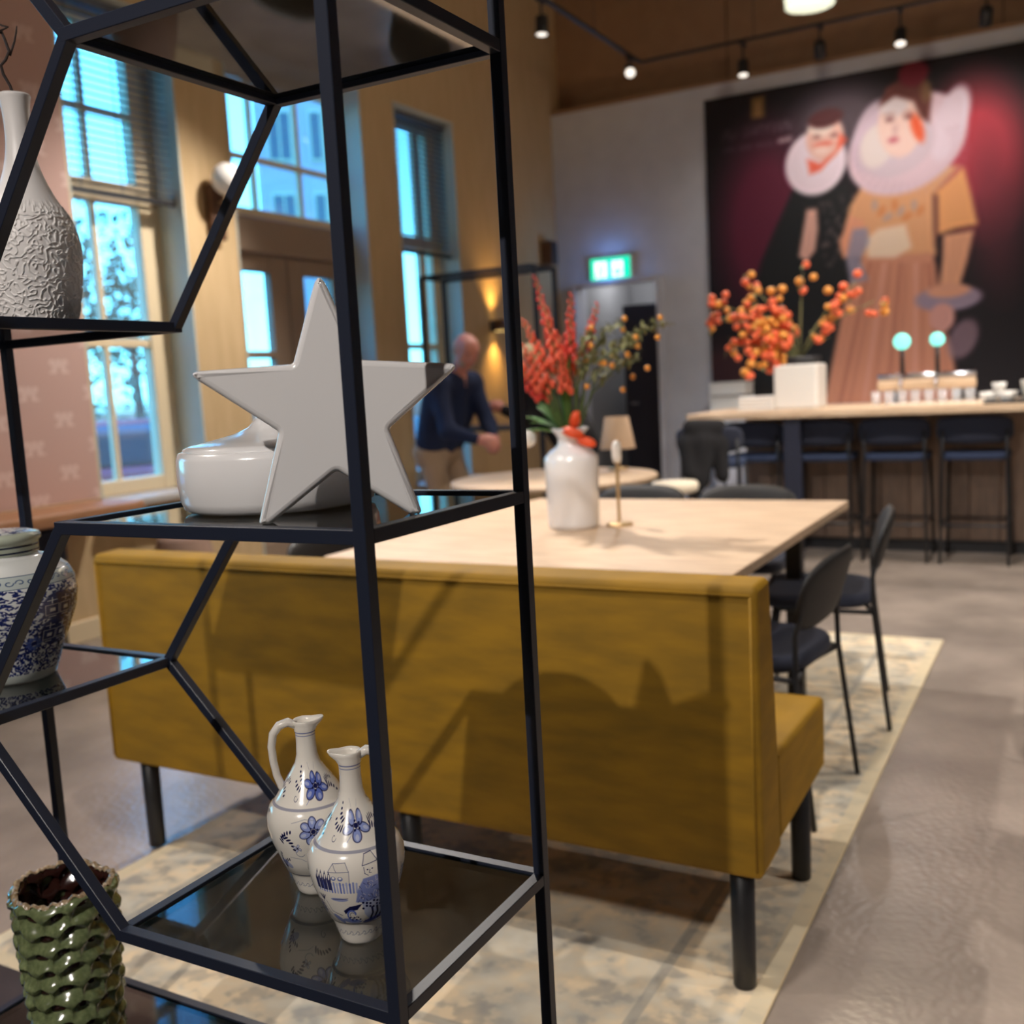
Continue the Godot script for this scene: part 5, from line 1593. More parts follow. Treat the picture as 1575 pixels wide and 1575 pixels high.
func build_dining() -> void:
	var rug := thing("rug", "large faded beige and grey oriental rug under the sofa and dining table", "rug", Vector3(-1.435, 0.0, -3.2))
	obj("pile", Mb.new().flat(), M.rug, rug).mesh = _rug_mesh(1.795, 3.66)
	var ed := Mb.new()
	for x in [-0.8985, 0.8985]:
		ed.box(Vector3(x, 0.004, 0), Vector3(0.006, 0.0075, 3.66), 0.002)
	for z in [-1.831, 1.831]:
		ed.box(Vector3(0, 0.004, z), Vector3(1.795, 0.0075, 0.006), 0.002)
	obj("bound_edge", ed, M.rug_edge, rug)
	var t := thing("dining_table", "square oak dining table on black legs behind the mustard sofa", "table", Vector3(-1.535, 0, -3.51))
	obj("tabletop", Mb.new().box(Vector3(0, 0.734, 0), Vector3(1.43, 0.032, 1.62), 0.003), M.oak, t)
	for x in [-0.56, 0.58]:
		for z in [-0.44, 0.44]:
			obj("leg", Mb.new().box(Vector3(x, 0.3635, z), Vector3(0.06, 0.711, 0.06), 0.004), M.black, t)
	for x in [-0.56, 0.58]:
		obj("apron", Mb.new().box(Vector3(x, 0.69, 0), Vector3(0.04, 0.05, 0.81), 0.003), M.black, t)
	var g := "black dining chairs round the oak table"
	var c := make_chair("black dining chair at the right end of the oak table, nearer the sofa", g)
	c.position = Vector3(-0.855, 0.01, -3.03)
	c.rotation.y = -PI / 2 - 0.07
	var more := [[-0.845, -3.88, -PI / 2 + 0.17, "second black dining chair at the right end of the oak table, farther from the sofa"],
		[-1.86, -4.42, 0.0, "black dining chair on the far side of the oak table, behind the bottle vase"],
		[-1.33, -4.42, 0.03, "black dining chair on the oak table's far side, right of the candle light"],
		[-2.3, -3.05, PI / 2, "black dining chair at the left end of the oak table, nearer the sofa"],
		[-2.32, -3.95, PI / 2, "black dining chair at the left end of the oak table, farther from the sofa"]]
	for q in more:
		dup(c, Vector3(q[0], 0.01, q[1]), q[2], q[3])
	# white bottle vase with its bouquet
	var vp := Vector3(-1.66, 0.75, -3.46)
	var v := thing("bottle_vase", "white ceramic bottle vase with flared neck on the oak table", "vase", vp)
	obj("vase_body", Mb.new().smooth().lathe(PackedVector2Array([Vector2(0, 0), Vector2(0.086, 0.0), Vector2(0.094, 0.005), Vector2(0.097, 0.02), Vector2(0.101, 0.22), Vector2(0.102, 0.25), Vector2(0.097, 0.272), Vector2(0.078, 0.292), Vector2(0.056, 0.305), Vector2(0.047, 0.32), Vector2(0.047, 0.335), Vector2(0.054, 0.352), Vector2(0.07, 0.372), Vector2(0.067, 0.376), Vector2(0.05, 0.355), Vector2(0.04, 0.335), Vector2(0.04, 0.3)]), 40), M.white_glaze, v)
	var bq := thing("bouquet", "bouquet of red flower spikes and olive branches in the white bottle vase", "flowers", vp + Vector3(0, 0.33, 0))
	var spikes := [[-0.115, 0.61, 0.0, 0], [0.055, 0.53, 0.05, 0], [-0.19, 0.46, -0.03, 1], [-0.045, 0.50, 0.07, 1], [0.0, 0.44, -0.06, 1], [-0.15, 0.37, 0.08, 1], [-0.23, 0.27, 0.02, 0], [0.10, 0.50, -0.08, 0], [-0.08, 0.40, -0.1, 1], [-0.2, 0.33, 0.06, 1], [0.02, 0.32, 0.08, 1]]
	for q in spikes:
		var tip := Vector3(q[0], q[1], q[2])
		var mid := Vector3(q[0] * 0.35, q[1] * 0.5, q[2] * 0.4)
		var s := obj("flower_spike", Mb.new().smooth().tube(PackedVector3Array([Vector3(q[0] * 0.04, -0.2, q[2] * 0.1), Vector3(q[0] * 0.1, 0.0, q[2] * 0.12), mid, tip]), [0.005, 0.005, 0.004, 0.002], 6), M.stem, bq)
		var f := Mb.new().smooth()
		for k in 26:
			var u := 0.12 + 0.88 * k / 25.0
			var p := mid.lerp(tip, u)
			var r := lerpf(0.025, 0.008, u)
			var a := k * 2.4
			f.ball(p + Vector3(cos(a), 0.2, sin(a)) * r * 0.9, Vector3(r * 0.62, r * 0.8, r * 0.62), 6)
		tag(obj("blossom", f, M.red if q[3] == 0 else M.coral, s), "", "", "", "stuff")
	for q in [[0.39, 0.40, -0.02], [0.30, 0.34, 0.06], [0.22, 0.42, -0.04], [0.16, 0.30, 0.06], [0.26, 0.28, -0.08], [0.12, 0.38, 0.02]]:
		var tip := Vector3(q[0], q[1], q[2])
		var b := Mb.new().smooth().tube(PackedVector3Array([Vector3(0.01, -0.2, 0), Vector3(0.025, 0.0, 0), Vector3(q[0] * 0.3, q[1] * 0.6, q[2] * 0.5), Vector3(q[0] * 0.65, q[1] * 0.92, q[2] * 0.8), tip]), [0.004, 0.004, 0.003, 0.0025, 0.0015], 6)
		var s := obj("olive_branch", b, M.stem, bq)
		var lf := Mb.new().smooth()
		for k in 46:
			var u := 0.15 + 0.85 * rng.randf()
			var p := Vector3(q[0] * 0.3, q[1] * 0.6, q[2] * 0.5).lerp(tip, u) + Vector3(0, 0.05 * sin(PI * u), 0)
			leaf(lf, p, Vector3(rng.randfn(), rng.randfn(), rng.randfn()), 0.038, 0.015)
		tag(obj("olive_leaf", lf, M.olive, s), "", "", "", "stuff")
		var bl := Mb.new().smooth()
		for k in 3:
			bl.ball(tip - tip.normalized() * 0.06 * k + Vector3(rng.randf_range(-0.03, 0.03), rng.randf_range(-0.03, 0.03), 0), Vector3.ONE * 0.012, 7)
		tag(obj("berry", bl, M.berry_gold, s), "", "", "", "stuff")
	var lily := Mb.new().smooth()
	for q in [[0.03, 0.075, 0.012, 0.022, 0.038, 0.02], [0.035, 0.03, 0.05, 0.05, 0.02, 0.025], [0.085, -0.005, 0.04, 0.042, 0.019, 0.022]]:
		lily.ball(Vector3(q[0], q[1], q[2]), Vector3(q[3], q[4], q[5]), 10, Basis(Vector3.BACK, -0.3))
	obj("orange_lily", lily, M.orange, bq)
	var gl := Mb.new().smooth()
	for q in [[-0.25, 0.12], [-0.2, 0.05], [-0.22, 0.19], [-0.14, 0.02], [-0.1, 0.1], [-0.16, 0.14], [-0.19, 0.0]]:
		leaf(gl, Vector3(-0.02, 0.02, 0), Vector3(q[0], q[1] + 0.06, rng.randf_range(-0.08, 0.12)), 0.22, 0.06, 0.25)
	for q in [[-0.015, 0.3], [0.02, 0.28], [-0.035, 0.24]]:
		leaf(gl, Vector3(0, 0.0, 0.01), Vector3(q[0], q[1], 0.02), 0.3, 0.028, 0.0)
	tag(obj("green_leaf", gl, M.leaf, bq), "", "", "", "stuff")
	var bud := Mb.new().smooth()
	bud.ball(Vector3(-0.185, 0.272, 0.0), Vector3(0.016, 0.03, 0.016), 8)
	obj("yellow_bud", bud, M.hair_fair, bq)
	bud = Mb.new().smooth()
	bud.ball(Vector3(-0.16, 0.012, 0.03), Vector3(0.03, 0.034, 0.03), 10)
	obj("white_rose", bud, M.porcelain, bq)
	# slim candle light
	var cp := Vector3(-1.505, 0.75, -3.53)
	var cl := thing("candle_light", "slim brass table light with a frosted white tip beside the bottle vase", "table lamp", cp)
	obj("base", Mb.new().smooth().lathe(PackedVector2Array([Vector2(0, 0), Vector2(0.05, 0.0), Vector2(0.052, 0.004), Vector2(0.05, 0.009), Vector2(0.008, 0.013), Vector2(0, 0.013)]), 28), M.brass, cl)
	obj("pole", Mb.new().smooth().lathe(PackedVector2Array([Vector2(0.0065, 0.01), Vector2(0.0065, 0.24)]), 12), M.brass, cl)
	obj("bulb", Mb.new().smooth().lathe(PackedVector2Array([Vector2(0.0, 0.235), Vector2(0.013, 0.237), Vector2(0.018, 0.252), Vector2(0.0185, 0.285), Vector2(0.015, 0.308), Vector2(0.008, 0.318), Vector2(0, 0.32)]), 18), M.porcelain, cl)

func _rug_mesh(w: float, l: float) -> ArrayMesh:
	var b := Mb.new().flat()
	var h := 0.0075
	b.quad(Vector3(-w / 2, h, l / 2), Vector3(w / 2, h, l / 2), Vector3(w / 2, h, -l / 2), Vector3(-w / 2, h, -l / 2))
	b.quad(Vector3(-w / 2, 0.001, -l / 2), Vector3(w / 2, 0.001, -l / 2), Vector3(w / 2, 0.001, l / 2), Vector3(-w / 2, 0.001, l / 2))
	return b.done()

func table_round(called: String, label: String, at: Vector3, r: float) -> void:
	var t := thing(called, label, "table", at)
	obj("tabletop", Mb.new().smooth().lathe(PackedVector2Array([Vector2(0, 0.722), Vector2(r - 0.012, 0.722), Vector2(r, 0.728), Vector2(r, 0.744), Vector2(r - 0.006, 0.75), Vector2(0, 0.75)]), 56), M.oak, t)
	obj("pedestal", Mb.new().smooth().lathe(PackedVector2Array([Vector2(0.035, 0.02), Vector2(0.035, 0.722)]), 20), M.black, t)
	obj("base", Mb.new().smooth().lathe(PackedVector2Array([Vector2(0, 0), Vector2(r * 0.55, 0), Vector2(r * 0.55, 0.008), Vector2(0.05, 0.024), Vector2(0, 0.024)]), 40), M.black, t)

func build_middle() -> void:
	table_round("round_table", "large round oak table between the oak dining table and the two people", Vector3(-2.66, 0, -5.3), 0.6)
	var cs := thing("side_stool", "small round cream stool left of the black jacket", "stool", Vector3(-2.27, 0, -6.25))
	obj("seat", Mb.new().smooth().lathe(PackedVector2Array([Vector2(0, 0.55), Vector2(0.13, 0.55), Vector2(0.15, 0.56), Vector2(0.155, 0.6), Vector2(0.14, 0.62), Vector2(0, 0.625)]), 28), M.cream_cloth, cs)
	for q in 4:
		var a := TAU * (q + 0.5) / 4
		obj("leg", Mb.new().smooth().tube(PackedVector3Array([Vector3(cos(a) * 0.15, 0, sin(a) * 0.15), Vector3(cos(a) * 0.1, 0.555, sin(a) * 0.1)]), [0.012], 8), M.black, cs)
	var l := thing("table_lamp", "unlit table lamp with tapered beige fabric shade on the round oak table", "table lamp", Vector3(-2.43, 0.75, -5.72))
	obj("base", Mb.new().smooth().lathe(PackedVector2Array([Vector2(0, 0), Vector2(0.06, 0), Vector2(0.062, 0.012), Vector2(0.012, 0.02), Vector2(0.009, 0.1), Vector2(0.009, 0.2)]), 24), M.brass, l)
	obj("lamp_shade", Mb.new().smooth().lathe(PackedVector2Array([Vector2(0.107, 0.13), Vector2(0.071, 0.32), Vector2(0.069, 0.319), Vector2(0.105, 0.13)]), 32), M.linen, l)
	obj("cross_brace", Mb.new().box(Vector3(0, 0.3, 0), Vector3(0.145, 0.003, 0.006)), M.brass, l)
	# open rack by the left wall
	var r := thing("open_rack", "plain black metal frame rack standing by the left wall behind the people", "rack", Vector3(-4.18, 0, -7.3))
	for x in [-0.52, 0.52]:
		for z in [-0.17, 0.17]:
			obj("post", Mb.new().box(Vector3(x, 1.1, z), Vector3(0.032, 2.2, 0.032), 0.001), M.rack, r)
	for y in [0.3, 0.95, 2.19]:
		for z in [-0.17, 0.17]:
			obj("bar", Mb.new().box(Vector3(0, y, z), Vector3(1.01, 0.034, 0.03), 0.001), M.rack, r)
		for x in [-0.52, 0.52]:
			obj("bar", Mb.new().box(Vector3(x, y, 0), Vector3(0.02, 0.022, 0.32), 0.001), M.rack, r)
	for y in [0.315, 0.965]:
		obj("shelf_board", Mb.new().box(Vector3(0, y, 0), Vector3(1.0, 0.012, 0.3), 0.001), M.wood_dark, r)
	# people
	person("bald bearded man in a navy sweater and tan trousers bending forward by the windows", "", Vector3(-4.05, 0, -6.3), {
		"head": Vector3(-3.79, 1.56, -6.28), "face": Vector3(0.75, -0.45, 0.5), "up": Vector3(0.5, 0.85, 0.2), "bald": true,
		"sh_a": Vector3(-3.92, 1.32, -6.07), "sh_b": Vector3(-3.88, 1.32, -6.47), "hip_a": Vector3(-4.1, 0.84, -6.19), "hip_b": Vector3(-4.1, 0.84, -6.41),
		"el_a": Vector3(-3.8, 1.0, -5.98), "el_b": Vector3(-3.74, 1.02, -6.44), "hand_a": Vector3(-3.6, 0.93, -6.06), "hand_b": Vector3(-3.6, 0.92, -6.27),
		"palm_a": Vector3(0.2, -0.6, -1), "palm_b": Vector3(0.2, -0.6, 1),
		"knee_a": Vector3(-3.98, 0.46, -6.16), "knee_b": Vector3(-3.96, 0.46, -6.44), "foot_a": Vector3(-4.1, 0, -6.16), "foot_b": Vector3(-4.05, 0, -6.45)}, M.skin, M.navy_wool, M.tan, M.hair_grey)
	person("fair-haired person in black half hidden behind the shelf post and the bouquet", "", Vector3(-3.2, 0, -6.75), {
		"head": Vector3(-3.55, 1.45, -6.72), "face": Vector3(-0.8, -0.4, 0.45), "up": Vector3(-0.3, 0.95, 0.1), "bald": false,
		"sh_a": Vector3(-3.36, 1.24, -6.92), "sh_b": Vector3(-3.42, 1.24, -6.55), "hip_a": Vector3(-3.18, 0.84, -6.86), "hip_b": Vector3(-3.18, 0.84, -6.64),
		"el_a": Vector3(-3.5, 1.0, -6.98), "el_b": Vector3(-3.41, 1.03, -6.48), "hand_a": Vector3(-3.62, 1.04, -6.9), "hand_b": Vector3(-3.65, 1.12, -6.5),
		"palm_a": Vector3(-0.2, -0.6, 1), "palm_b": Vector3(-0.2, -0.6, -1),
		"knee_a": Vector3(-3.26, 0.46, -6.88), "knee_b": Vector3(-3.26, 0.46, -6.62), "foot_a": Vector3(-3.2, 0, -6.88), "foot_b": Vector3(-3.18, 0, -6.62)}, M.skin, M.black_wool, M.black_wool, M.hair_fair)

func berries(bq: Node3D, from: Vector3, to: Vector3, n: int, spread: float) -> void:
	var mid := from.lerp(to, 0.5) + Vector3(0, 0.08, 0)
	var s := obj("branch", Mb.new().smooth().tube(PackedVector3Array([from, from.lerp(mid, 0.5) + Vector3(0, 0.03, 0), mid, to]), [0.007, 0.006, 0.005, 0.003], 6), M.olive, bq)
	var lf := Mb.new().smooth()
	for k in n:
		var u := rng.randf_range(0.35, 1.05)
		var p := from.lerp(to, u) + Vector3(0, 0.16 * u * (1.0 - u), 0) + Vector3(rng.randfn(), rng.randfn(), rng.randfn()) * spread * 0.5
		var one := put("orange_berry" if k % 3 else "golden_berry", M.berry_mesh, M.berry if k % 3 else M.berry_gold, s)
		one.position = p
		one.scale = Vector3.ONE * rng.randf_range(0.022, 0.034)
		if k % 2 == 0:
			leaf(lf, p, Vector3(rng.randfn(), rng.randfn(), rng.randfn()), 0.07, 0.03)
	tag(obj("leaf", lf, M.olive, s), "", "", "", "stuff")

func build_bar() -> void:
	var t := thing("bar_counter", "long bar counter with oak top and brown boarded front under the mural", "bar counter", Vector3(0.6, 0, -7.4))
	obj("countertop", Mb.new().box(Vector3(0, 0.995, 0.02), Vector3(6.0, 0.045, 0.96), 0.004), M.oak, t)
	obj("body", Mb.new().box(Vector3(0.1, 0.486, -0.28), Vector3(5.7, 0.972, 0.36), 0.004), M.wood_dark, t)
	obj("plinth", Mb.new().box(Vector3(0.1, 0.04, -0.085), Vector3(5.7, 0.08, 0.03), 0.002), M.black, t)
	for k in 30:
		obj("front_board", Mb.new().box(Vector3(-2.655 + k * 0.19, 0.527, -0.085), Vector3(0.184, 0.886, 0.024 + 0.004 * (k % 2)), 0.003), M.board[(k * 7 + 2) % 3], t)
	for x in [-2.28, 1.6]:
		obj("support", Mb.new().box(Vector3(x, 0.486, 0.44), Vector3(0.115, 0.972, 0.06), 0.004), M.navy_paint, t)
	var g := "bar stools along the counter"
	var s := make_stool("navy bar stool on the far right of the row under the bar counter", g)
	s.position = Vector3(-0.565, 0, -7.22)
	for q in [[-1.045, "navy bar stool second from the right under the bar counter"], [-1.515, "navy bar stool just right of the counter's upright support"], [-1.985, "navy bar stool left of the counter's upright support, beside the black jacket"]]:
		dup(s, Vector3(q[0], 0, -7.22), 0.0, q[1])
	dup(s, Vector3(-2.17, 0, -6.79), 0.12, "bar stool pulled out from the counter with a black jacket over its back")
	# jacket
	var jp := Vector3(-2.17, 0.0, -6.56)
	var j := thing("jacket", "black jacket draped over the back of the pulled-out bar stool", "jacket", jp)
	put("cloth", body_mesh([[Vector3(-0.07, 0.955, 0.05), 0.05, Vector3(0.09, 0.945, -0.05), 0.05], [Vector3(-0.1, 0.86, 0.05), 0.055, Vector3(0.11, 0.85, -0.06), 0.05], [Vector3(-0.1, 0.82, 0.06), 0.05, Vector3(-0.08, 0.66, 0.07), 0.05], [Vector3(0.0, 0.85, 0.02), 0.07, Vector3(-0.02, 0.6, 0.02), 0.06], [Vector3(0.1, 0.8, -0.05), 0.05, Vector3(0.11, 0.62, -0.04), 0.045], [Vector3(-0.04, 0.62, 0.05), 0.05, Vector3(-0.05, 0.48, 0.05), 0.035]], 0.014, 60.0), M.black_wool, j)
	# pot with berry branches
	var pp := Vector3(-1.715, 1.0175, -7.36)
	var p := thing("planter", "white square planter with a dark inner pot on the bar counter", "planter", pp)
	var o := PackedVector3Array()
	obj("outer_pot", Mb.new().box(Vector3(0, 0.155, 0), Vector3(0.3, 0.31, 0.3), 0.012), M.porcelain, p)
	obj("inner_pot", Mb.new().smooth().lathe(PackedVector2Array([Vector2(0, 0.30), Vector2(0.135, 0.31), Vector2(0.142, 0.335), Vector2(0.142, 0.36), Vector2(0.13, 0.365), Vector2(0.12, 0.345), Vector2(0, 0.34)]), 32), M.black, p)
	var bq := thing("berry_bouquet", "spreading branches of orange berries in the white square planter", "flowers", pp + Vector3(0, 0.345, 0))
	for q in [[-0.66, 0.34, 0.0, 15], [-0.52, 0.42, 0.1, 16], [-0.36, 0.58, 0.02, 18], [-0.28, 0.36, 0.12, 24], [-0.36, 0.18, 0.14, 24], [-0.2, 0.2, 0.18, 20], [-0.3, 0.02, 0.2, 20], [-0.46, 0.1, 0.1, 16], [-0.14, 0.42, 0.0, 14], [-0.36, -0.1, 0.2, 10], [0.4, 0.5, 0.05, 16], [0.5, 0.36, 0.0, 10], [0.03, 0.6, 0.0, 5], [0.28, 0.3, 0.05, 6]]:
		berries(bq, Vector3(0, 0.0, 0), Vector3(q[0], q[1], q[2]), q[3], 0.085)
	var pk := thing("napkin_stack", "low stack of white paper napkins beside the square planter", "napkins", Vector3(-1.99, 1.0175, -7.3))
	for k in 4:
		obj("napkin_layer", Mb.new().box(Vector3(0.004 * (k % 2), 0.0125 + 0.025 * k, 0), Vector3(0.25, 0.024, 0.22), 0.006), M.porcelain, pk)
	# beer taps with two teal discs
	var tp := thing("beer_tap", "wide beer tap tower with two glowing teal medallions behind the counter glasses", "beer tap", Vector3(-0.93, 1.0175, -7.72))
	for x in [-0.2, 0.2]:
		obj("column", Mb.new().smooth().lathe(PackedVector2Array([Vector2(0.03, 0), Vector2(0.024, 0.02), Vector2(0.022, 0.1)]), 16, Vector3(x, 0, 0)), M.chrome, tp)
	obj("cross_beam", Mb.new().box(Vector3(0, 0.125, 0), Vector3(0.64, 0.07, 0.1), 0.012), M.oak, tp)
	obj("rail", Mb.new().smooth().tube(PackedVector3Array([Vector3(-0.32, 0.185, 0.0), Vector3(0.32, 0.185, 0.0)]), [0.022], 14), M.chrome, tp)
	for q in [[-0.155, 0.43, 0.056], [0.075, 0.43, 0.047]]:
		obj("tap_handle", Mb.new().smooth().tube(PackedVector3Array([Vector3(q[0], 0.19, 0.0), Vector3(q[0], q[1] - 0.03, 0.02)]), [0.016, 0.013], 10), M.black, tp)
		obj("medallion", Mb.new().smooth().lathe(PackedVector2Array([Vector2(0, -0.012), Vector2(q[2] - 0.004, -0.012), Vector2(q[2], -0.008), Vector2(q[2], 0.008), Vector2(q[2] - 0.004, 0.012), Vector2(0, 0.012)]), 28, Vector3(q[0], q[1], 0.02), 0.0, Basis(Vector3.RIGHT, PI / 2)), M.teal, tp)
		obj("spout", Mb.new().smooth().tube(PackedVector3Array([Vector3(q[0], 0.17, 0.02), Vector3(q[0], 0.16, 0.09), Vector3(q[0], 0.09, 0.11)]), [0.011, 0.011, 0.008], 10), M.chrome, tp)
	# upturned glasses in a row
	var gl := thing("drinking_glass", "leftmost clear tumbler of the row in front of the beer taps", "glass", Vector3(-1.22, 1.0175, -7.45), 0.0, "clear tumblers in front of the beer taps")
	obj("wall", Mb.new().smooth().lathe(PackedVector2Array([Vector2(0.0, 0.002), Vector2(0.026, 0.002), Vector2(0.028, 0.006), Vector2(0.034, 0.095), Vector2(0.032, 0.095), Vector2(0.026, 0.01), Vector2(0.0, 0.009)]), 20), M.glassware, gl)
	for k in range(1, 8):
		dup(gl, Vector3(-1.22 + 0.085 * k, 1.0175, -7.45 + 0.01 * (k % 2)), 0.0, "%s clear tumbler from the left in the row before the beer taps" % ["", "second", "third", "fourth", "fifth", "sixth", "seventh", "last"][k])
	var bt := thing("serving_board", "long pale serving board lying on the bar counter in front of the taps", "serving board", Vector3(-0.8, 1.0175, -7.06))
	obj("board", Mb.new().smooth().slab(pill(0.58, 0.2, 0.03), 0.02, 0.004, Transform3D(Basis(Vector3.RIGHT, PI / 2), Vector3(0, 0.0101, 0))), M.pale_wood, bt)
	var tr := thing("tray", "black tray with white cups on the bar counter at the right edge", "tray", Vector3(-0.36, 1.0175, -7.12))
	obj("tray_base", Mb.new().box(Vector3(0, 0.008, 0), Vector3(0.4, 0.016, 0.28), 0.004), M.black, tr)
	var names := ["white cup on the black tray, front row left", "white cup on the black tray, front row middle", "white cup on the black tray, back row left", "white cup on the black tray, back row middle", "white cup on top of the others on the black tray"]
	var cup := thing("cup", names[0], "cup", Vector3(-0.5, 1.0335, -7.07), 0.0, "white cups on the black tray")
	obj("bowl", Mb.new().smooth().lathe(PackedVector2Array([Vector2(0, 0), Vector2(0.024, 0), Vector2(0.026, 0.004), Vector2(0.038, 0.03), Vector2(0.042, 0.056), Vector2(0.039, 0.056), Vector2(0.034, 0.03), Vector2(0.0, 0.008)]), 24), M.porcelain, cup)
	obj("handle", Mb.new().smooth().tube(PackedVector3Array([Vector3(0.039, 0.046, 0), Vector3(0.058, 0.042, 0), Vector3(0.06, 0.028, 0), Vector3(0.034, 0.016, 0)]), [0.004], 8), M.porcelain, cup)
	var k := 1
	for q in [[-0.39, 0.0, -7.07], [-0.48, 0.0, -7.18], [-0.37, 0.0, -7.18], [-0.43, 0.056, -7.11]]:
		dup(cup, Vector3(q[0], 1.0335 + q[1], q[2]), 0.4 * k, names[k])
		k += 1
	var pc := thing("paper_cup", "tall white paper cup at the right end of the black tray", "cup", Vector3(-0.265, 1.0335, -7.1))
	obj("cup_wall", Mb.new().smooth().lathe(PackedVector2Array([Vector2(0, 0), Vector2(0.032, 0), Vector2(0.044, 0.115), Vector2(0.046, 0.118), Vector2(0.044, 0.121), Vector2(0.041, 0.117), Vector2(0.03, 0.006), Vector2(0, 0.006)]), 24), M.porcelain, pc)
	# back counter and boxes
	var bc := thing("back_counter", "white back counter along the far wall behind the bar", "counter", Vector3(-0.4, 0, -9.7))
	obj("countertop", Mb.new().box(Vector3(0, 0.93, 0), Vector3(5.3, 0.04, 0.56), 0.004), M.porcelain, bc)
	for q in 5:
		obj("door", Mb.new().box(Vector3(-2.1 + q * 1.05, 0.455, 0.255), Vector3(1.03, 0.9, 0.02), 0.003), M.wall_white, bc)
	obj("body", Mb.new().box(Vector3(0, 0.455, -0.01), Vector3(5.25, 0.91, 0.5), 0.002), M.wall_white, bc)
	var w := thing("cardboard_box", "upper of two flat white boxes at the left end of the back counter", "box", Vector3(-2.9, 1.085, -9.65), 0.0, "flat white boxes on the back counter")
	obj("box_body", Mb.new().box(Vector3(0, 0.05, 0), Vector3(0.34, 0.1, 0.3), 0.006), M.porcelain, w)
	obj("lid", Mb.new().box(Vector3(0, 0.11, 0), Vector3(0.35, 0.02, 0.31), 0.004), M.porcelain, w)
	dup(w, Vector3(-2.9, 0.95, -9.65), 0.0, "lower of two flat white boxes at the left end of the back counter")

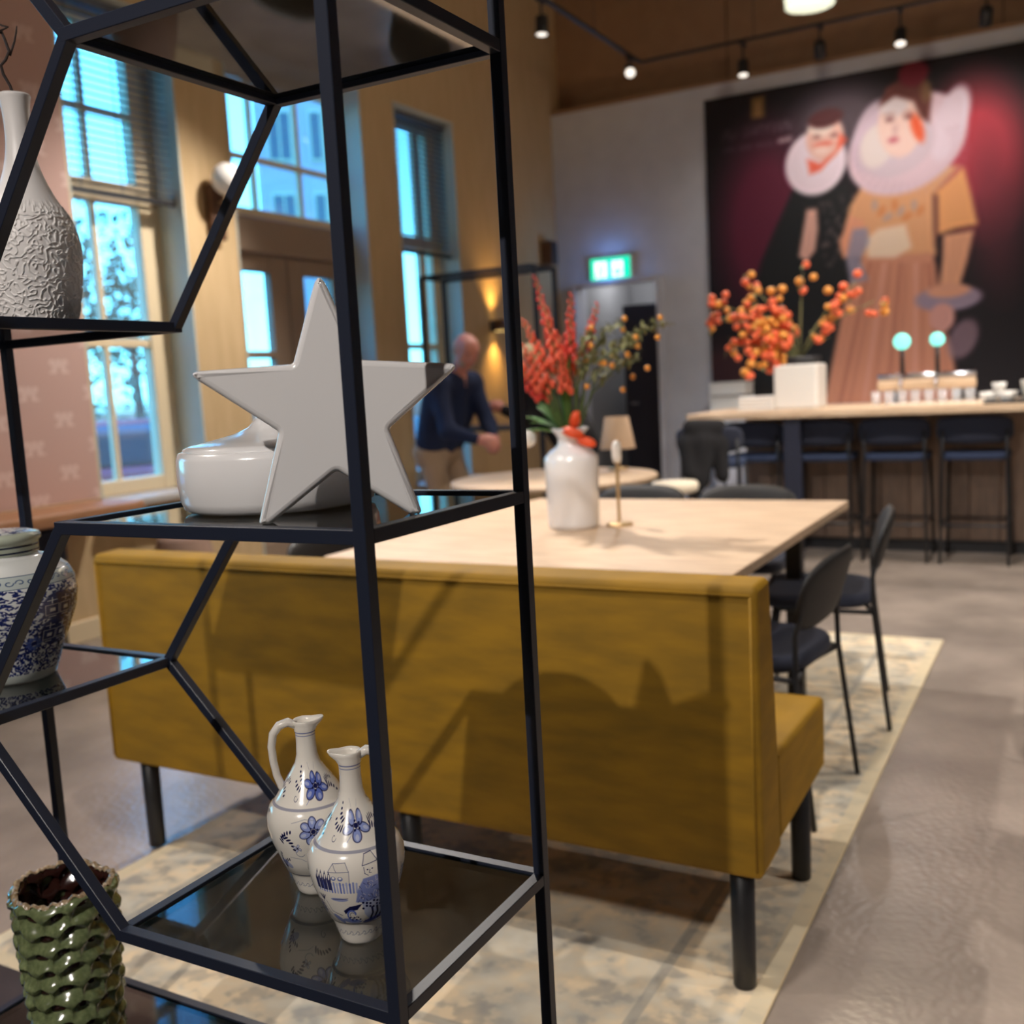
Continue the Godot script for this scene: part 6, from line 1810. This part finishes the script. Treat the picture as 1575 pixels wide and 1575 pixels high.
func build_left() -> void:
	# wallpaper panel, wooden ledge and dark bench
	var p := thing("wallpaper_panel", "mauve wallpaper panel printed with pale towers between the windows", "wall panel", Vector3(-4.85, 0, -2.96))
	obj("board", Mb.new().box(Vector3(0.016, 2.48, 0), Vector3(0.03, 3.4, 1.9), 0.002), M.frame_paint, p)
	var q := Mb.new().flat()
	var x := 0.0325
	q.quad(Vector3(x, 0.79, 0.94), Vector3(x, 0.79, -0.94), Vector3(x, 4.17, -0.94), Vector3(x, 4.17, 0.94), Vector2(0, 11.8), Vector2(4.7, 11.8), Vector2(4.7, 0), Vector2(0, 0))
	obj("wallpaper", q, M.towers, p)
	var l := thing("wooden_ledge", "thick wooden ledge with rounded end below the patterned wallpaper", "ledge", Vector3(-4.62, 0.715, -2.95))
	obj("ledge_board", Mb.new().smooth().slab(rounded([Vector2(-0.2, -0.93), Vector2(0.2, -0.93), Vector2(0.2, 0.95), Vector2(-0.2, 0.95)], [0.05, 0.05, 0.01, 0.01], 6), 0.068, 0.012, Transform3D(Basis(Vector3.RIGHT, Vector3.BACK, Vector3.DOWN), Vector3(0, 0.034, 0))), M.oak_ledge, l)
	var b := thing("wall_bench", "dark upholstered wall bench under the wooden ledge, behind the ginger jar", "bench", Vector3(-4.5, 0, -2.75))
	obj("bench_back", Mb.new().box(Vector3(-0.14, 0.5, 0), Vector3(0.14, 0.42, 1.46), 0.03), M.navy_cloth, b)
	obj("seat", Mb.new().box(Vector3(0.14, 0.4, 0.3), Vector3(0.42, 0.12, 0.9), 0.035), M.navy_cloth, b)
	for s in [[-0.14, -0.69, 0.31], [-0.14, 0.7, 0.31], [0.3, 0.72, 0.36], [0.3, -0.1, 0.36]]:
		obj("leg", Mb.new().smooth().tube(PackedVector3Array([Vector3(s[0], s[2], s[1]), Vector3(s[0] * 1.05, 0.0, s[1] * 1.03)]), [0.012, 0.01], 8), M.black, b)
	var f := thing("pouf", "low taupe conical pouf against the wall beneath the window", "pouf", Vector3(-4.6, 0, -4.27))
	obj("cushion", Mb.new().smooth().lathe(PackedVector2Array([Vector2(0, 0), Vector2(0.23, 0.0), Vector2(0.24, 0.02), Vector2(0.15, 0.5), Vector2(0.14, 0.512), Vector2(0, 0.516)]), 32), M.pouf, f)
	# globe lamp on the pier
	var g := thing("globe_wall_light", "unlit white globe wall light on a brown wooden bracket between window and glazed door", "wall light", Vector3(-4.85, 2.42, -5.0))
	obj("bracket", Mb.new().box(Vector3(0.03, 0.06, 0), Vector3(0.06, 0.34, 0.12), 0.006), M.wood_dark, g)
	obj("arm", Mb.new().smooth().tube(PackedVector3Array([Vector3(0.05, 0.12, 0), Vector3(0.15, 0.12, 0), Vector3(0.15, 0.16, 0)]), [0.01], 8), M.brass, g)
	obj("globe", Mb.new().smooth().ball(Vector3(0.15, 0.25, 0), Vector3.ONE * 0.1, 28), M.porcelain, g)
	# up and down light
	var sc := thing("wall_sconce", "glowing cylindrical wall sconce shining up and down on the left wall", "wall light", Vector3(-4.85, 1.85, -8.53))
	obj("back_plate", Mb.new().box(Vector3(0.008, 0, 0), Vector3(0.014, 0.1, 0.1), 0.002), M.black, sc)
	obj("housing", Mb.new().smooth().lathe(PackedVector2Array([Vector2(0.055, -0.05), Vector2(0.06, -0.048), Vector2(0.06, 0.048), Vector2(0.055, 0.05)]), 24, Vector3(0.085, 0, 0)), M.wood_dark, sc)
	for d in [-1.0, 1.0]:
		obj("lens", Mb.new().smooth().lathe(PackedVector2Array([Vector2(0, -0.004), Vector2(0.054, -0.004), Vector2(0.054, 0.004), Vector2(0, 0.004)]), 24, Vector3(0.085, d * 0.046, 0)), M.warm_glow, sc)
		var l1 := SpotLight3D.new()
		l1.name = "lamp" if d < 0 else "lamp_upper"
		l1.light_color = Color(1.0, 0.78, 0.42)
		l1.light_energy = 1.6
		l1.spot_angle = 48.0
		l1.spot_range = 12.0
		l1.spot_attenuation = 2.0
		l1.light_size = 0.05
		l1.shadow_enabled = true
		sc.add_child(l1)
		l1.position = Vector3(0.085, d * 0.06, 0)
		l1.basis = Basis.looking_at(Vector3(0, d, 0), Vector3.RIGHT)
	var w := thing("wall_speaker", "small brown wooden box speaker high on the left wall near the corner", "speaker", Vector3(-4.85, 2.5, -9.68))
	obj("case", Mb.new().box(Vector3(0.065, 0.11, 0), Vector3(0.13, 0.24, 0.14), 0.008), M.wood_dark, w)
	obj("grille", Mb.new().box(Vector3(0.132, 0.11, 0), Vector3(0.006, 0.2, 0.11), 0.002), M.black, w)

func build_far() -> void:
	var dl := thing("passage_downlight", "round recessed ceiling light in the passage behind the doorway", "ceiling light", Vector3(-4.2, 2.6, -10.75))
	obj("ring", Mb.new().smooth().lathe(PackedVector2Array([Vector2(0.1, -0.012), Vector2(0.12, -0.012), Vector2(0.12, 0.0), Vector2(0.1, 0.0)]), 24), M.porcelain, dl)
	obj("lens", Mb.new().smooth().lathe(PackedVector2Array([Vector2(0, -0.008), Vector2(0.1, -0.008), Vector2(0.1, -0.002), Vector2(0, -0.002)]), 24), M.lens, dl)
	var dlt := OmniLight3D.new()
	dlt.name = "lamp"
	dlt.light_color = Color(0.95, 0.97, 1.0)
	dlt.light_energy = 0.6
	dlt.omni_range = 8.0
	dlt.omni_attenuation = 2.0
	dlt.light_size = 0.1
	dlt.shadow_enabled = true
	dl.add_child(dlt)
	dlt.position = Vector3(0, -0.13, 0)
	var m := thing("mural", "huge dark wall print of a couple wearing white ruff collars", "mural", Vector3(-1.417, 0.95, -9.975))
	obj("panel", Mb.new().box(Vector3(0, 1.475, 0.006), Vector3(3.54, 2.95, 0.012), 0.002), M.black, m)
	var q := Mb.new().flat()
	q.quad(Vector3(-1.77, 0, 0.014), Vector3(1.77, 0, 0.014), Vector3(1.77, 2.95, 0.014), Vector3(-1.77, 2.95, 0.014))
	var mm := mat(Color.WHITE, 0.7)
	mm.albedo_texture = mural_print()
	obj("print", q, mm, m)
	var e := thing("exit_sign", "lit green exit sign above the doorway in the far wall", "exit sign", Vector3(-4.225, 2.3, -10.0))
	obj("case", Mb.new().box(Vector3(0, 0.115, 0.03), Vector3(0.46, 0.25, 0.06), 0.006), M.porcelain, e)
	q = Mb.new().flat()
	q.quad(Vector3(-0.22, 0.0, 0.0615), Vector3(0.22, 0.0, 0.0615), Vector3(0.22, 0.23, 0.0615), Vector3(-0.22, 0.23, 0.0615))
	var em := mat(Color.BLACK, 0.4)
	em.emission_enabled = true
	em.emission_texture = exit_print()
	em.emission = Color.WHITE
	em.emission_operator = BaseMaterial3D.EMISSION_OP_MULTIPLY
	em.emission_energy_multiplier = 2.8
	obj("sign_face", q, em, e)
	var l := OmniLight3D.new()
	l.name = "lamp"
	l.light_color = Color(0.42, 0.66, 1.0)
	l.light_energy = 0.22
	l.omni_range = 8.0
	l.omni_attenuation = 2.0
	l.light_size = 0.1
	l.shadow_enabled = true
	e.add_child(l)
	l.position = Vector3(0, 0.12, 0.14)
	# pendant
	var p := thing("pendant_lamp", "bright glass pendant lamp hanging from the ceiling at the top of the picture", "pendant lamp", Vector3(-1.31, 5.4, -6.0))
	obj("cord", Mb.new().smooth().tube(PackedVector3Array([Vector3(0, 0, 0), Vector3(0, -1.78, 0)]), [0.004], 6), M.black, p)
	obj("cap", Mb.new().smooth().lathe(PackedVector2Array([Vector2(0.05, -1.86), Vector2(0.05, -1.8), Vector2(0.02, -1.76), Vector2(0, -1.76)]), 20), M.brass, p)
	obj("glass_shade", Mb.new().smooth().lathe(PackedVector2Array([Vector2(0.132, -2.14), Vector2(0.138, -2.1), Vector2(0.138, -1.9), Vector2(0.12, -1.86), Vector2(0.05, -1.845)]), 36), M.clear, p)
	obj("bulb", Mb.new().smooth().lathe(PackedVector2Array([Vector2(0, -2.09), Vector2(0.09, -2.085), Vector2(0.115, -2.06), Vector2(0.118, -1.95), Vector2(0.09, -1.9), Vector2(0.03, -1.87), Vector2(0.03, -1.84)]), 28), M.pendant_glow, p)
	var pl := OmniLight3D.new()
	pl.name = "lamp"
	pl.light_color = Color(1.0, 0.93, 0.8)
	pl.light_energy = 2.0
	pl.omni_range = 14.0
	pl.omni_attenuation = 2.0
	pl.light_size = 0.1
	pl.shadow_enabled = true
	p.add_child(pl)
	pl.position = Vector3(0, -1.99, 0)
	# ceiling tracks
	var runs := [["black lighting track running along the room above the windows", [Vector3(-3.36, 4.0, 4.6), Vector3(-3.36, 4.0, -8.74)]], ["black lighting track running across the room in front of the mural", [Vector3(-3.342, 4.0, -8.74), Vector3(4.5, 4.0, -8.74)]],
		["short lighting track overhead behind the display shelf", [Vector3(-0.73, 4.0, 3.4), Vector3(-0.73, 4.0, -1.4)]], ["lighting track overhead along the right side of the room", [Vector3(1.7, 4.0, 2.5), Vector3(1.7, 4.0, -7.0)]]]
	runs.append(["lighting track overhead crossing above the oak table", [Vector3(-3.342, 4.0, -4.9), Vector3(1.682, 4.0, -4.9)]])
	for r in runs:
		var a: Vector3 = r[1][0]
		var c: Vector3 = r[1][1]
		var t := thing("lighting_track", r[0], "lighting track", a)
		obj("rail", Mb.new().bar(Vector3.ZERO, c - a, 0.036, 0.02, Vector3.UP), M.black, t)
		var n := int((c - a).length() / 2.2) + 1
		for k in n:
			var at := (c - a) * (k + 0.5) / n
			obj("hanger", Mb.new().smooth().tube(PackedVector3Array([at + Vector3(0, 0.01, 0), Vector3(at.x, 1.4, at.z)]), [0.003], 6), M.black, t)

func build_spots() -> void:
	var g := "black track spotlights"
	var E := 1.0
	# seen in the picture
	spot_fitting(Vector3(-3.36, 3.8, -6.85), Vector3(-3.3, 0.8, -6.5), 5.0 * E, 40, "black track spotlight nearest the camera, pointing straight down above the windows", g)
	spot_fitting(Vector3(-3.36, 3.88, -8.5), Vector3(-2.0, 1.6, -5.6), 5.0 * E, 40, "black track spotlight tilted forward at the corner of the track", g)
	spot_fitting(Vector3(-2.456, 3.78, -8.74), Vector3(-2.3, 0.9, -8.1), 5.0 * E, 42, "black track spotlight above the left edge of the mural", g)
	spot_fitting(Vector3(-1.83, 3.8, -8.72), Vector3(-2.0, 2.6, -10.0), 2.0 * E, 55, "dark track spotlight turned to the mural, left of the pendant's far side", g)
	spot_fitting(Vector3(-1.229, 3.78, -8.74), Vector3(-1.1, 0.9, -7.6), 6.0 * E, 42, "black track spotlight above the lady's head in the mural", g)
	spot_fitting(Vector3(-0.629, 3.8, -8.72), Vector3(-0.9, 2.4, -10.0), 2.2 * E, 55, "dark track spotlight turned to the mural at the far right", g)
	# over the camera's part of the room
	spot_fitting(KEY, Vector3(-0.9, 0.9, -1.4), 20.0 * E, 30, "track spotlight overhead behind the camera, aimed at the shelf", g, 4.0, 0.03)
	spot_fitting(Vector3(-0.9, 3.8, -4.9), Vector3(-1.1, 0.55, -7.3), 17.0 * E, 38, "track spotlight overhead, out of the picture, aimed at the bar front", g, 4.0, 0.05)
	for q in [[-3.36, -4.6, -1.75, 0.8, -3.7, 28.0, 36, "the bottle vase"], [-3.36, -5.2, -4.85, 0.5, -4.0, 18.0, 40, "the wall under the window"], [-3.36, -0.6, -1.8, 0.3, -2.6, 9.0, 40, "the left end of the sofa"],
		[-0.73, -1.2, -1.3, 0.5, -2.5, 10.0, 48, "the sofa seat"], [1.7, -6.4, 0.2, 0.5, -6.9, 26.0, 46, "the right part of the bar"], [1.7, -4.2, 0.9, 0.0, -4.4, 12.0, 44, "the floor right of the dining chairs"],
		[1.7, -2.4, 1.0, 0.0, -2.6, 11.0, 34, "the floor right of the sofa"], [1.7, -0.4, 1.3, 0.0, -0.6, 9.0, 32, "the floor at the camera's right"]]:
		spot_fitting(Vector3(q[0], 3.8, q[1]), Vector3(q[2], q[3], q[4]), q[5] * E, q[6], "track spotlight overhead, out of the picture, aimed at " + q[7], g, 4.0, 0.06)

func _ready() -> void:
	rng.seed = 20
	# camera
	var cam := Camera3D.new()
	cam.name = "camera"
	cam.fov = 53.16
	cam.near = 0.05
	cam.far = 200.0
	cam.transform = Transform3D(Basis(Vector3.UP, deg_to_rad(29.1)) * Basis(Vector3.RIGHT, deg_to_rad(-7.13)) * Basis(Vector3.BACK, deg_to_rad(-3.09)), Vector3(0, 1.3, 0))
	var ca := CameraAttributesPhysical.new()
	ca.frustum_focal_length = 23.985
	ca.frustum_focus_distance = 1.28
	ca.exposure_aperture = 2.6
	cam.attributes = ca
	add_child(cam)
	cam.fov = 53.16
	cam.current = true
	# sky: late blue daylight
	var env := Environment.new()
	env.background_mode = Environment.BG_SKY
	var sky := Sky.new()
	var sm := ProceduralSkyMaterial.new()
	sm.sky_top_color = Color8(56, 146, 248)
	sm.sky_horizon_color = Color8(122, 230, 255)
	sm.sky_curve = 0.25
	sm.ground_bottom_color = Color8(60, 80, 100)
	sm.ground_horizon_color = Color8(110, 150, 180)
	sm.sky_energy_multiplier = 2.8
	sm.ground_energy_multiplier = 1.5
	sky.sky_material = sm
	env.sky = sky
	env.tonemap_mode = Environment.TONE_MAPPER_LINEAR
	env.tonemap_exposure = 0.56
	env.sdfgi_enabled = true
	env.ssao_enabled = true
	env.ssil_enabled = true
	var we := WorldEnvironment.new()
	we.name = "world"
	we.environment = env
	add_child(we)
	materials()
	more_materials()
	M.berry_mesh = Mb.new().smooth().ball(Vector3.ZERO, Vector3(1, 0.92, 1), 10).done()
	M.brass = mat(Color8(206, 176, 130), 0.35, 0.7)
	M.pale_wood = mat(Color8(232, 210, 186), 0.5)
	M.warm_glow = glow(Color8(255, 214, 130), 5.0)
	M.pendant_glow = glow(Color8(255, 246, 200), 3.4)
	M.towers = mat(Color.WHITE, 0.9)
	M.towers.albedo_texture = tower_print()
	build_spots()
	build_structure()
	build_outside()
	build_shelf()
	build_on_shelf()
	build_sofa()
	build_dining()
	build_middle()
	build_bar()
	build_left()
	build_far()
